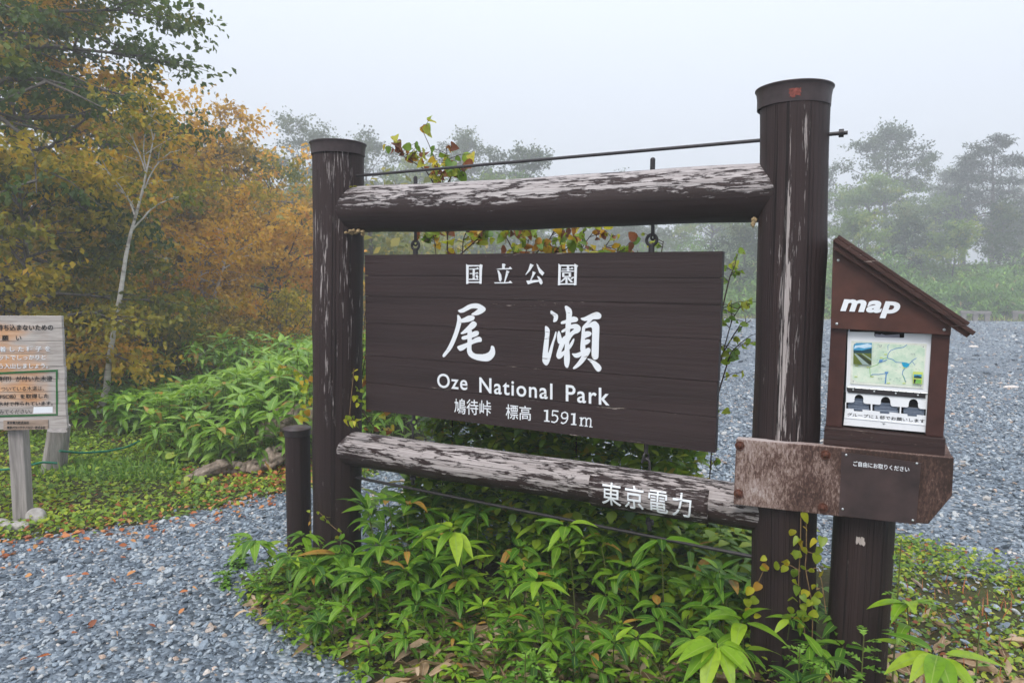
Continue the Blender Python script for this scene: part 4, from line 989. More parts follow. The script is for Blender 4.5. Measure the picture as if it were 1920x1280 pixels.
# the pamphlets in the three slots
gP = np.random.default_rng(6)
for k, (x0, x1, y0, lab) in enumerate(((50, 330, 940, 'stack of blue-grey pamphlets in the slot of the map box nearest the post'), (366, 676, 975, 'stack of blue-grey pamphlets in the middle slot of the map box'), (712, 990, 1010, 'stack of blue-grey pamphlets in the slot of the map box farthest from the post'))):
    pa, pb = mp(x0, y0), mp(x1, y0 + (x1 - x0) * .07); z0 = 1.068; ztop = mp(0, {0: 800, 1: 830, 2: 858}[k])[1]
    m = MB(); n = 24; z0 = (pa[1] + pb[1]) / 2 - .004
    for i in range(n):
        z = z0 + (ztop - z0) * (i + .5) / n; dx, dy = gP.normal(size=2) * .0012
        m.box(((pa[0] + pb[0]) / 2 + dx, -.094 + dy + .0, z), ((pb[0] - pa[0]) / 2 - .004, .0075, (ztop - z0) / n * .40), 0, mi=int(gP.random() < .3))
    pb_ = np.array([(pa[0] + pb[0]) / 2, -.09, z0]); e = sroot('pamphlet_stack', pb_, lab, 'pamphlets', 'pamphlet stacks in the map box slots')
    bpy.data.objects.remove(e)
    o = m.build('pamphlet_stack', [flatmat('pamphlet', (.11, .14, .20)), flatmat('pamphlet_light', (.25, .29, .36))], None, pb_); o.location = tuple(tow(pb_)); o.rotation_euler = (0, 0, RZ)
    tag(o, lab, 'pamphlets', 'pamphlet stacks in the map box slots')
pb_ = np.array([1.578, -.098, 1.405]); m = MB()
for i, (dx, dz, r_) in enumerate(((-.012, 0, .1), (.012, .002, -.12), (.004, -.004, .3))): m.box(pb_ + [dx, .0025 * i, dz + .008], (.030, .0008, .012), 0, Matrix.Rotation(r_, 3, 'Y'))
o = m.build('loose_papers', flatmat('paper_lilac', (.42, .42, .52)), None, pb_); o.location = tuple(tow(pb_)); o.rotation_euler = (0, 0, RZ); tag(o, 'crumpled loose papers in the top opening of the map box', 'papers')

# ================================================================== SHORT POSTS beside the tall ones
def short_post(cx, cy, r, ztop, label, wear, seed, cap_):
    b_ = np.array([cx, cy, GZ]); e = sroot('short_post', b_, label, 'post')
    g = np.random.default_rng(seed); ph = g.random(4) * 6; n = 24; t = np.linspace(0, 1, n); P = np.array([cx, cy, GZ - .1]) + np.array([0, 0, ztop - GZ + .1]) * t[:, None]
    wob = lambda th, l: 1 + .012 * np.sin(2 * th + ph[0]) + .008 * np.sin(5 * th + ph[1]) + .004 * np.sin(l * 9 + ph[2])
    MB().tube(P, r, 44, wob=wob, a=wear).build('log', M['post'], e, b_)
    return e, b_
e, b_ = short_post(1.535, .02, .113, .715, 'short dark log post with a pale scar under the map box', lambda V, th, ln: np.full(V.shape[:2], -.07), 5, False)
m = MB(); cyl_patch(m, (1.535, .02, 0), .1165, -.20, .06, .592, .622, 12, 5, seed=7); m.build('bare_scar', plain('bare_scar', (.42, .36, .33), .8, .2, 0, .2, 60), e, b_)
sx_ = (L(537, 900)[0] + L(582, 900)[0]) / 2 + .020; sr_ = rad_px(L(558, 900), 47)
e, b_ = short_post(sx_, -.02, sr_, L(558, 803)[2], 'short slim dark post with flat metal cap beside the shorter tall post', lambda V, th, ln: np.full(V.shape[:2], -.06), 6, True)
z = L(558, 803)[2] + .012
MB().lathe([(sr_ + .004, -.045), (sr_ + .006, -.043), (sr_ + .006, -.012), (sr_ + .012, -.008), (sr_ + .012, 0), (sr_ * .5, .006), (.001, .007)], (sx_, -.02, z), 40).build('cap', M['cap'], e, b_)

# ================================================================== WOODEN NOTICE at the left edge
class Frame:
    def __init__(s, o, ang): s.o = np.asarray(o, float); s.U = np.array([math.cos(ang), math.sin(ang), 0]); s.N = np.array([math.sin(ang), -math.cos(ang), 0]); s.ang = ang
    def L(s, px, py, n=0.0):
        d = ray(px, py); t = (n - (CAM - s.o) @ s.N) / (d @ s.N); q = CAM + d * t - s.o; return np.array([q @ s.U, -(q @ s.N), q[2]])
N2 = Frame(gnd(44, 982), R(9))
nr_ = empty('notice_board', N2.o, N2.ang, 'weathered wooden notice with Japanese lettering and a green painted frame, at the gravel edge', 'notice board')
tr_, br_ = N2.L(119, 592), N2.L(122, 803); xr = (tr_[0] + br_[0]) / 2; ztp, zbt = tr_[2], br_[2]
m = MB(); np_ = 9; wdt = 1.25
for i in range(np_):
    za = zbt + (ztp - zbt) * i / np_; zb = zbt + (ztp - zbt) * (i + 1) / np_
    m.box((xr - wdt / 2 + rng.normal() * .0015, .016 + rng.normal() * .0012, (za + zb) / 2), (wdt / 2, .016, (zb - za) / 2 - .0012), .0025)
nb_ = m.build('planks', M['notice_wood'], nr_)
pl_, pr_ = N2.L(11, 850)[0], N2.L(40, 850)[0]; pc_ = (pl_ + pr_) / 2; ph_ = (pr_ - pl_) / 2
for cx in (pc_, pc_ - .86):
    MB().box((cx, .032 + .045, (ztp - .04 - .1) / 2), (ph_, .044, (ztp - .04 + .1) / 2), .006).build('post', M['grey_post'], nr_)
def ntext(lines, name, mat, label):
    for body, x0, x1, yt0, yb0, tilt_, wt in lines:
        m = MB(); V, F = text_norm(body, wt); q = [N2.L(x0, yb0 + tilt_, .001), N2.L(x1, yb0, .001), N2.L(x1, yt0, .001), N2.L(x0, yt0 + tilt_, .001)]
        slab(m, quad_map(V, q), F, (0, -1, 0), .002); o = m.build(name, mat, nr_); o['label'] = label
ntext([('持ち込まないための', -6, 99.5, 608, 619.5, .5, .008), ('願　い', 4, 40, 628.5, 638.5, 0, .008)], 'lettering', M['black'], 'black heading')
ntext([('着 し た 種 子 を', -1, 94.5, 648.5, 658.5, 1, .008), ('ットでしっかりと', -2, 85.5, 665, 674, 1, .008), ('ら入山しましょう。', -2, 90, 680.5, 690, 1, .008)], 'lettering', M['sticker'], 'white lines')
ntext([('焼印）が付いた木道', -6, 98, 704, 715, 1, .008), ('ついている木道は、', 2, 83, 723, 732, 1.5, .006), ('（FSC®）を取得した', -4, 91, 737.5, 746, 1.5, .006), ('木材で作られています。', -3, 99, 751.5, 760, 1.5, .006), ('みてください。', -1, 60, 766.5, 775, 1.5, .006)], 'lettering', M['black'], 'black lines in the green frame')
m = MB()
def nbar(a, b, c, d): 
    q = [N2.L(*p) for p in (a, b, c, d)]; m.prism([(p[0], p[2]) for p in q], .002, (0, -.0025, 0), EX, EZ, EY)
nbar((-60, 700.5), (108.5, 692.5), (108.5, 696), (-60, 704)); nbar((104.8, 696.2), (108.5, 696.2), (109, 775), (105.3, 775)); nbar((-60, 779.5), (109, 775.2), (109, 778.7), (-60, 783))
m.build('painted_frame', M['green_line'], nr_)
q = [N2.L(*p) for p in ((62.5, 774.5), (99, 773.5), (99, 762), (63.5, 762.5))]; MB().prism([(p[0], p[2]) for p in q], .001, (0, -.003, 0), EX, EZ, EY).build('sticker', M['sticker'], nr_)
q = [N2.L(*p) for p in ((7.5, 806), (91, 804), (91, 786.5), (7.5, 787.5))]; pl2 = MB().prism([(p[0], p[2]) for p in q], .007, (0, -.0075, 0), EX, EZ, EY, bev=.001).build('name_plate', grey_wood('plate_wood', (.20, .14, .10), (.38, .29, .23), None, (2, 20, 20)), nr_)
m = MB()
for body, x0, x1, yt, yb in (('東京電力株式会社', 13, 54.5, 789.5, 795), ('東京パワーテクノロジー株式会社', 13, 85, 798.5, 804)):
    V, F = text_norm(body, .02); q = [N2.L(x0, yb, .008), N2.L(x1, yb - .3, .008), N2.L(x1, yt - .3, .008), N2.L(x0, yt, .008)]; slab(m, quad_map(V, q), F, (0, -1, 0), .001)
m.build('lettering', M['black'], pl2)

# stakes and the green rope behind the notice
def stake(px0, pxb, py0, pyb, Y, hw, lab):
    a, b = at(px0, py0, Y), at(pxb, pyb, Y); b[2] = GZ - .05
    n = 7; t = np.linspace(0, 1, n); P = b + (a - b) * t[:, None]
    wob = lambda th, l: 1 + .12 * np.sign(np.cos(2 * th)) * 0 + .10 * np.cos(4 * th + .6) + .03 * np.sin(3 * th + l * 8)
    o = MB().tube(P, hw * (1.05 - .12 * t), 24, wob=wob).build('wooden_stake', M['grey_post'], None, b); o.location = tuple(b); return tag(o, lab, 'stake')
stake(107, 95, 806, 890, 6.0, .085, 'thick grey leaning stake tied with green rope behind the wooden notice'); stake(123, 114, 796, 878, 6.15, .045, 'thin grey upright stake just behind the thicker leaning one')
def rope(pts, lab):
    P = np.array([at(*p) for p in pts]); n = 40; t = np.linspace(0, len(P) - 1, n); i = np.clip(t.astype(int), 0, len(P) - 2); f = t - i
    Q = P[i] * (1 - f)[:, None] + P[i + 1] * f[:, None]
    for k in range(3): Q[1:-1] = (Q[:-2] + 2 * Q[1:-1] + Q[2:]) / 4
    m = MB().tube(Q, .010, 8); o = m.build('green_rope', M['rope'], None, Q[0]); o.location = tuple(Q[0]); tag(o, lab, 'rope')
rope([(112, 845, 5.9), (150, 849, 6.1), (200, 846, 6.3), (238, 838, 6.5), (262, 826, 6.7)], 'green rope running from the stakes into the bamboo grass')
rope([(107, 868, 5.88), (78, 866, 5.8), (45, 875, 5.7), (10, 880, 5.7), (-60, 884, 5.7)], 'green rope running behind the wooden notice from the thick stake')

# ================================================================== BAMBOO GRASS under the sign
def culm_pts(a, b, bow=.04, n=6):
    t = np.linspace(0, 1, n)[:, None]; d = b - a; side = np.array([d[0], d[1], 0]) * .35
    return a + d * t + np.array([0, 0, 1]) * bow * np.sin(math.pi * t) - side * (t * (1 - t)) * 1.2
def fan(lv, tip, az, n, size, g, spread=1.9, el=(.0, .75), rnd=None, droop0=0.0):
    """leaves radiating from the end of a culm"""
    o = np.linspace(-spread, spread, n) + g.normal(size=n) * .18
    e = g.uniform(*el, n); a = az + o
    d = np.stack([np.cos(a) * np.cos(e), np.sin(a) * np.cos(e), np.sin(e) - droop0], 1)
    s_ = size * g.uniform(.72, 1.1, n) * (1 - .12 * np.abs(o) / max(spread, .1))
    rr = g.normal(.5, .2, n) if rnd is None else g.normal(rnd, .16, n)
    lv.add(np.repeat(tip[None], n, 0) + d * size * .10, d, s_, np.where(g.random(n) < .022, .99, np.clip(rr, 0, .95)))
def sasa_thing(base, tip, n, size, az, label, group=None, seed=0, rnd=None, spread=1.9, el=(.0, .75), low=2, protos=None, mat='sasa', name='bamboo_plant', droop0=0.0):
    g = np.random.default_rng(seed); base = np.array(base, float)
    e = empty(name, base, 0, label, 'bamboo plant', group)
    P = culm_pts(base - [0, 0, .02], tip); m = MB().tube(P, np.linspace(.0035, .0022, len(P)), 6)
    lv = Leaves(protos or SASA, seed)
    fan(lv, tip, az, n, size, g, spread, el, rnd, droop0)
    for k in range(low):
        q = P[-2 - k % 3]; fan(lv, q, az + g.normal() * 1.5, 1 + int(g.random() < .5), size * .85, g, 1.0, (-.1, .5), rnd)
    m.build('culm', M['culm'], e, base); lv.build('leaves', M[mat], e, base); return e
def S(u, n, z=GZ + .03): return tow((u, -n, z))
AZ_CAM = math.atan2(NN[1], NN[0])           # towards the camera
big = [  # (px, py of the fan's centre, n, base shift u, leaves, size, rnd, label)
 (637, 1040, .34, -.05, 8, .215, .62, 'broad arching bamboo grass fan in front of the foot of the shorter tall post', (-.55, .35)),
 (478, 1012, .42, .06, 7, .20, .66, 'bamboo grass fan spilling over the gravel beside the short slim post', (-.4, .45)),
 (690, 960, .10, -.02, 5, .20, .45, 'upright dark bamboo grass leaf pair at the inner side of the shorter tall post', (.5, 1.2)),
 (852, 992, .40, .02, 8, .215, .80, 'bright bamboo grass fan just under the lower tie rod, nearest the middle', (-.55, .5)),
 (1062, 985, .30, .02, 7, .17, .60, 'bamboo grass fan right below the middle of the lower beam', (-.5, .6)),
 (1345, 1205, .62, -.02, 9, .20, .82, 'large bright bamboo grass fan at the bottom edge before the taller post', (-.5, .4)),
 (1392, 1165, .40, .0, 6, .21, .78, 'tall bright bamboo grass fan touching the taller post', (.1, 1.0)),
 (1240, 1010, .18, .0, 5, .18, .45, 'bamboo grass fan drooping below the name plate', (-.9, .3)),
 (545, 1040, .52, -.02, 6, .15, .66, 'small bamboo grass fan between the gravel and the short slim post', (-.5, .3)),
 (1700, 1130, .22, .05, 6, .15, .70, 'bamboo grass fan on the litter at the outer side of the short log post', (-.2, .6)),
 (1760, 1225, .42, .05, 7, .20, .75, 'bamboo grass fan in the corner beside the dry leaves', (-.3, .5)),
 (1010, 1090, .62, 0, 7, .15, .66, 'middling bamboo grass fan halfway along the bed', (-.3, .6))]
for k, (px, py, n_, du, nl, sz_, rn_, lab, el) in enumerate(big):
    tip = sgw(px, py, n_); lt_ = tol(tip); base = tow((lt_[0] + du, lt_[1] + .10, GZ + .02))
    sasa_thing(base, tip, nl, sz_, AZ_CAM + rng.normal() * .3, lab, None, 100 + k, rn_, 1.7, el, 2)
# the many like plants under the sign
gS = np.random.default_rng(41); cnt = 0
LABG = 'leafy bamboo grass plant in the thick green bed under the sign'
protos_things = []
for k in range(175):
    u = gS.uniform(-1.2, 1.45); n_ = gS.uniform(-.35, .92)
    front = np.clip((n_ + .1) / 1.0, 0, 1); edge = .62 + .42 * (u + 1.0) / 2.4
    if n_ > edge + .12: continue
    h = (.50 - .12 * (u + 1.2) / 2.6) * (1 - .72 * np.clip(n_ / edge, 0, 1)) * gS.uniform(.7, 1.1)
    sz_ = (.20 - .085 * np.clip(n_ / edge, 0, 1)) * gS.uniform(.7, 1.1) * (1.0 if u < -.2 else .74)
    base = S(u, n_); tip = S(u + gS.normal() * .05, n_ + gS.normal() * .05 + .03, GZ + .03 + max(.06, h))
    sasa_thing(base, tip, int(gS.integers(5, 9)), sz_, gS.uniform(0, 6.28), LABG, 'bamboo grass plants under the sign', 300 + k, .36 + .30 * gS.random(), 2.6, (-.25, .7), 3)
# small young leaves carpeting the front edge and the underside of the bed
lv = Leaves(SASA, 5); cm_ = MB()
for k in range(420):
    u = gS.uniform(-1.45, 1.6); e_ = .66 + .42 * (u + 1.0) / 2.4; n_ = gS.uniform(.1, e_ + .1)
    if u < -1.25: n_ = gS.uniform(.1, .55)
    b_ = S(u, n_); tip = b_ + np.array([gS.normal() * .03, gS.normal() * .03, gS.uniform(.02, .12) * (1.2 - .6 * n_)])
    fan(lv, tip, gS.uniform(0, 6.28), int(gS.integers(3, 7)), gS.uniform(.05, .10), gS, 2.6, (-.1, .9), .50)
tag(lv.build('young_bamboo_grass', M['sasa']), kind='stuff')
lv = Leaves(OVAL + [MUG[0]], 15)
for k in range(1500):
    u = gS.uniform(-1.5, 1.7); e_ = .72 + .42 * (u + 1.0) / 2.4; n_ = gS.uniform(.0, e_ + .06)
    if u < -1.2: n_ = gS.uniform(.1, .6)
    b_ = S(u, n_, GZ + .03); hh = gS.uniform(.02, .20) * (1.15 - .8 * n_ / e_); kk = int(gS.integers(2, 5)); a_ = gS.uniform(0, 6.28, kk)
    lv.add(b_ + np.column_stack([gS.normal(size=(kk, 2)) * .02, hh * gS.random(kk)]), np.stack([np.cos(a_), np.sin(a_), gS.uniform(-.2, .6, kk)], 1), gS.uniform(.018, .05, kk), np.clip(gS.normal(.42, .22, kk), 0, .9))
tag(lv.build('bed_weeds', M['weed']), kind='stuff')
# shaded growth behind the sign, and round leaves in it
lv = Leaves(OVAL, 6); lv2 = Leaves(SASA_LO, 7)
for k in range(14000):
    u = gS.uniform(-1.0, 1.25); n_ = gS.uniform(-1.05, -.15); top = (1.08 + .08 * math.sin(u * 9)) if -.95 < u < .70 else .45
    if n_ > -.3: top *= .6
    p = S(u, n_, GZ + .03 + top * gS.random() ** .5); a = gS.uniform(0, 6.28)
    lv.add(p, [math.cos(a), math.sin(a), gS.uniform(-.5, .5)], gS.uniform(.04, .10), np.clip(gS.normal(.55, .25), 0, 1))
for k in range(260):
    u = gS.uniform(-.9, 1.15); n_ = gS.uniform(-1.2, -.1); fan(lv2, S(u, n_, GZ + .03 + gS.uniform(.05, .45)), gS.uniform(0, 6.28), 4, gS.uniform(.09, .17), gS, 2.6, (-.2, .7), .45)
tag(lv.build('undergrowth', M['bush']), kind='stuff'); tag(lv2.build('bamboo_grass_behind', M['sasa']), kind='stuff')
# mugwort like weeds
def mugwort(base, h, n, size, label, seed, lean=(0, 0)):
    g = np.random.default_rng(seed); base = np.array(base, float); e = empty('mugwort', base, 0, label, 'weed')
    tip = base + [lean[0], lean[1], h]; P = culm_pts(base - [0, 0, .01], tip, .02); MB().tube(P, np.linspace(.004, .0018, 6), 6).build('stem', M['culm'], e, base)
    lv = Leaves(MUG, seed)
    for k in range(n):
        t = (k + .6) / n; i = min(4, int(t * 5)); q = P[i] + (P[i + 1] - P[i]) * (t * 5 - i); a = k * 2.4 + g.normal() * .3
        lv.add(q, [math.cos(a), math.sin(a), .15 + .8 * t ** 2 + g.normal() * .1], size * (1.05 - .45 * t) * g.uniform(.8, 1.15), np.clip(.35 + .5 * t + g.normal() * .1, 0, 1))
    lv.build('leaves', M['mugwort'], e, base); return e
for k, (px, py, n_, h, nl, sz_, lab) in enumerate(((985, 1225, .80, .16, 22, .085, 'feathery mugwort at the gravel edge before the middle of the bed'), (1030, 1262, .92, .12, 16, .08, 'low feathery mugwort at the bottom edge near the gravel'),
        (1620, 1190, .32, .20, 20, .085, 'feathery mugwort in front of the short log post'), (1500, 1215, .42, .17, 18, .08, 'feathery mugwort in front of the taller post'), (448, 1010, .30, .34, 36, .075, 'tall feathery weed at the outer left end of the bed'),
        (420, 1075, .52, .14, 20, .07, 'low feathery weed on the gravel at the left tip of the bed'), (610, 1130, .60, .12, 18, .06, 'small feathery weed below the broad arching fan'), (1560, 1250, .55, .12, 16, .08, 'feathery mugwort at the bottom edge between the two right posts'),
        (1690, 1010, .10, .10, 14, .06, 'small mugwort on the litter under the map box'), (1840, 1130, .1, .10, 16, .07, 'small mugwort amid dry leaves at the right edge'), (500, 1070, .55, .10, 14, .06, 'small weed between fans at the gravel edge by the slim post'))):
    tip = sgw(px, py, n_); b_ = np.array([tip[0], tip[1], GZ + .02]); b_ = b_ + (CAM - b_) * 0; mugwort(b_, max(.05, tip[2] - b_[2]), nl, sz_, lab, 500 + k)
# dry litter
def litter(name, mat, protos, pts, size, g, up=.15, rnd=None):
    lv = Leaves(protos, 3); a = g.uniform(0, 6.28, len(pts)); d = np.stack([np.cos(a), np.sin(a), g.normal(size=len(pts)) * up], 1)
    lv.add(pts, d, size, g.random(len(pts)) if rnd is None else rnd, np.stack([g.normal(size=len(pts)) * .5, g.normal(size=len(pts)) * .5, np.ones(len(pts))], 1)); return tag(lv.build(name, M[mat]), kind='stuff')
gD = np.random.default_rng(8)
def bedpts(n, fu, fn, z0, z1):
    u = fu(n); q = fn(n, u); return np.array([tow((a, -b, GZ + .028 + c)) for a, b, c in zip(u, q, gD.uniform(z0, z1, n))])
pts = np.vstack([bedpts(1150, lambda n: gD.uniform(1.62, 3.0, n), lambda n, u: gD.normal(.22, .40, n) - (u - 1.7) * .25, -.004, .02),
                 bedpts(600, lambda n: gD.uniform(-.2, 1.4, n), lambda n, u: gD.uniform(.05, 1.0, n), 0, .09), bedpts(160, lambda n: gD.uniform(-1.3, .0, n), lambda n, u: gD.uniform(.2, .75, n), 0, .02)])
litter('dry_leaf_litter', 'dry', DRY, pts, gD.uniform(.07, .20, len(pts)) , gD, .12)
# weeds, moss and grass on the right of the sign
pts = bedpts(24000, lambda n: gD.uniform(1.5, 3.5, n), lambda n, u: gD.uniform(-2.2, .7, n), -.012, .03)
keep = gD.random(len(pts)) < np.clip(.55 + .6 * np.sin(pts[:, 0] * 5.1 + 1) * np.cos(pts[:, 1] * 4.3), .2, 1); pts = pts[keep]
litter('low_weeds', 'weed', OVAL, pts, gD.uniform(.014, .042, len(pts)), gD, .4)
lv = Leaves(BLADE, 4); pts = bedpts(420, lambda n: gD.uniform(1.6, 3.0, n), lambda n, u: gD.uniform(-1.6, .5, n), -.02, -.01)
tag((lv.add(pts, np.column_stack([gD.normal(size=(len(pts), 2)) * .25, np.ones(len(pts))]), gD.uniform(.04, .13, len(pts)), .93 + .07 * gD.random(len(pts))), lv.build('dry_stalks', M['weed']))[1], kind='stuff')

# ---- climbing vines
def vine(label, paths, leafpts, size, base, seed, up):
    g = np.random.default_rng(seed); e = empty('climbing_vine', base, 0, label, 'vine'); m = MB()
    for P in paths:
        P = np.array(P); t = np.linspace(0, len(P) - 1, 24); i = np.clip(t.astype(int), 0, len(P) - 2); f = (t - i)[:, None]; Q = P[i] * (1 - f) + P[i + 1] * f
        for k in range(2): Q[1:-1] = (Q[:-2] + 2 * Q[1:-1] + Q[2:]) / 4
        m.tube(Q, .0022, 5)
    lv = Leaves(HEART, seed); q = np.array(leafpts); n = len(q)
    d = np.stack([g.normal(size=n) * .6, g.normal(size=n) * .3, -.7 + g.normal(size=n) * .4], 1)
    lv.add(q, d, size * g.uniform(.7, 1.2, n), None, np.array(up) + g.normal(size=(n, 3)) * .45)
    m.build('stems', M['vine_stem'], e, base); lv.build('leaves', M['vine'], e, base)
zz = lambda x, y, n=.152: sgw(1380 + x / 2.667, 800 + y / 2.667, n)
gv = np.random.default_rng(3)
paths = [[zz(325, 420), zz(322, 600), zz(312, 780), zz(322, 900), zz(350, 1060)], [zz(352, 425), zz(352, 640), zz(345, 700), zz(385, 900), zz(380, 1080)], [zz(60, 880), zz(100, 800), zz(150, 690), zz(150, 650)], [zz(322, 720), zz(270, 690), zz(215, 700)], [zz(320, 960), zz(280, 950), zz(245, 935)], [zz(350, 620), zz(405, 640), zz(430, 560)], [zz(350, 720), zz(410, 700), zz(430, 780), zz(450, 930)]]
lp = [zz(x + gv.normal() * 3, y + gv.normal() * 3, .156 + .02 * gv.random()) for x, y in ((340, 440), (350, 505), (290, 515), (405, 600), (412, 640), (255, 680), (292, 715), (415, 735), (350, 815), (415, 825), (285, 850), (330, 885), (285, 898), (378, 868), (265, 970), (130, 690), (115, 780), (75, 800), (150, 655), (160, 690), (320, 560), (300, 625), (320, 630), (335, 845), (325, 920), (350, 940), (400, 930), (340, 570), (345, 600), (300, 765), (245, 700), (215, 690), (318, 805), (405, 855), (380, 790), (100, 860), (60, 860), (240, 935), (405, 565), (430, 560), (335, 700), (310, 950), (325, 985), (60, 900), (90, 940), (260, 660), (430, 680), (380, 710))]
vine('yellow-green heart leaved vine climbing the foot of the taller post', paths, lp, .036, tow((1.23, -.16, GZ)), 7, NN)
yy = lambda x, y, n=.15: sgw(500 + x / 2.462, 760 + y / 2.462, n)
vine('thin yellow vine between the short slim post and the shorter tall post', [[yy(200, 490), yy(205, 620), yy(190, 720), yy(200, 800)], [yy(345, 590), yy(290, 545), yy(262, 510), yy(240, 490)], [yy(100, 600), yy(95, 660), yy(105, 720)]],
     [yy(x, y, .16) for x, y in ((200, 485), (203, 540), (206, 580), (200, 640), (195, 710), (200, 730), (240, 490), (262, 508), (280, 530), (275, 512), (330, 570), (345, 595), (252, 515), (98, 610), (92, 640), (100, 670), (190, 745), (322, 602))], .026, tow((-1.42, -.17, GZ)), 8, NN)
vine('yellow vine draped over the top of the short slim post', [[sgw(585, 700, -.08), sgw(575, 740, -.08), sgw(570, 780, -.03)], [sgw(520, 683, -.3), sgw(548, 688, -.25), sgw(572, 705, -.15), sgw(583, 720, -.1)], [sgw(664, 690, .1), sgw(655, 780, .15), sgw(672, 800, .15)]],
     [sgw(583 - 24 * a, 700 + 90 * b, -.06 + .06 * c) for a, b, c in gv.random((26, 3))] + [sgw(515 + 66 * a, 682 + 30 * a ** 2 + 8 * b, -.25) for a, b, c in gv.random((12, 3))] + [sgw(650 + 22 * a, 778 + 14 * b, .16) for a, b, c in gv.random((9, 3))] + [sgw(668 + 8 * a, 690 + 80 * b, .05) for a, b, c in gv.random((9, 3))], .036, tow((-1.6, -.02, GZ)), 9, NN)

# ---- saplings with heart shaped leaves behind the board
def sapling(label, stems, leafsize, seed, dens, n_plane, rlo=0.0, rhi=1.0):
    g = np.random.default_rng(seed); base = None; m = MB(); lv = Leaves(HEART, seed)
    b0 = None
    for st in stems:
        P = np.array([sgw(px, py, n) for px, py, n in st]);
        if b0 is None: b0 = np.array([P[0][0], P[0][1], GZ])
        P = np.vstack([b0 - [0, 0, .05], P]) if P[0][2] < .6 else P
        t = np.linspace(0, len(P) - 1, 8 * len(P)); i = np.clip(t.astype(int), 0, len(P) - 2); f = (t - i)[:, None]; Q = P[i] * (1 - f) + P[i + 1] * f
        for k in range(4): Q[1:-1] = (Q[:-2] + 2 * Q[1:-1] + Q[2:]) / 4
        m.tube(Q, np.linspace(.0045, .002, len(Q)), 6)
        for q in Q[len(Q) // 4:]:
            if g.random() < dens * .62:
                dirn = unit([g.normal(), g.normal(), .2 + .4 * g.random()]); l_ = g.uniform(.04, .16); tw = np.array([q, q + dirn * l_ * .5 + [0, 0, .01], q + dirn * l_])
                m.tube(tw, [.0022, .0017, .0012], 4)
                k = int(g.integers(2, 5)); pp = q + dirn * l_ * np.linspace(.35, 1, k)[:, None]
                lv.add(pp, np.stack([g.normal(size=k) * .7, g.normal(size=k) * .7, -.45 + g.normal(size=k) * .35], 1), leafsize * g.uniform(.5, 1.15, k), g.uniform(rlo, rhi, k), NN + g.normal(size=(k, 3)) * 1.1)
    e = empty('sapling', b0, 0, label, 'sapling'); m.build('stems', M['twig'], e, b0); lv.build('leaves', M['heart'], e, b0); return e
sapling('tallest heart leaved sapling rising above the upper beam', [[(850, 860, -.45), (840, 470, -.45), (832, 340, -.42), (806, 275, -.4), (790, 240, -.4)], [(838, 470, -.45), (845, 330, -.42), (836, 275, -.42)], [(832, 380, -.42), (800, 320, -.42), (765, 298, -.4), (742, 284, -.4)], [(836, 350, -.42), (858, 310, -.42), (870, 330, -.4)]], .062, 21, .62, -.45)
sapling('yellow heart leaved sapling just right of the farther hanging ring', [[(830, 860, -.5), (822, 520, -.5), (815, 455, -.5), (812, 435, -.5)], [(865, 520, -.5), (868, 450, -.5), (880, 420, -.5)], [(860, 480, -.5), (900, 445, -.5), (905, 420, -.5)]], .062, 22, .75, -.5)
sapling('heart leaved sapling in the middle above the board', [[(960, 860, -.5), (975, 520, -.5), (990, 455, -.5), (1000, 415, -.5)], [(975, 500, -.5), (955, 455, -.5), (940, 430, -.5)], [(990, 490, -.5), (1030, 450, -.5), (1045, 420, -.5)], [(1000, 480, -.5), (1060, 470, -.5), (1100, 430, -.5)]], .060, 23, .8, -.5)
sapling('brown spotted heart leaved sapling nearer to the right hanging ring', [[(1080, 860, -.5), (1085, 520, -.5), (1090, 465, -.5), (1120, 425, -.5)], [(1090, 490, -.5), (1130, 470, -.5), (1150, 440, -.5)], [(1100, 500, -.5), (1150, 478, -.5), (1180, 462, -.5)]], .052, 24, .75, -.5)
sapling('thin small leaved sapling right of the right hanging ring', [[(1210, 860, -.55), (1205, 560, -.55), (1195, 470, -.55)], [(1210, 520, -.55), (1240, 475, -.55), (1244, 452, -.55)], [(1205, 540, -.55), (1160, 470, -.55)], [(1200, 520, -.55), (1270, 478, -.55)]], .034, 25, .6, -.55, 0, .55)
sapling('green leaved sapling showing between the board and the taller post', [[(1330, 900, -.55), (1345, 700, -.55), (1372, 600, -.55), (1388, 575, -.55)], [(1345, 680, -.55), (1380, 620, -.55), (1408, 600, -.55)], [(1340, 760, -.55), (1370, 660, -.55), (1392, 640, -.55)], [(1340, 640, -.55), (1368, 520, -.55), (1378, 498, -.55)]], .042, 26, .42, -.55, 0, .42)
sapling('reddish leaved sapling between the shorter tall post and the board', [[(660, 900, -.45), (678, 700, -.45), (684, 590, -.45), (690, 560, -.45)], [(672, 760, -.45), (700, 800, -.45), (735, 815, -.45)], [(676, 720, -.45), (690, 640, -.45)]], .055, 27, .6, -.45)
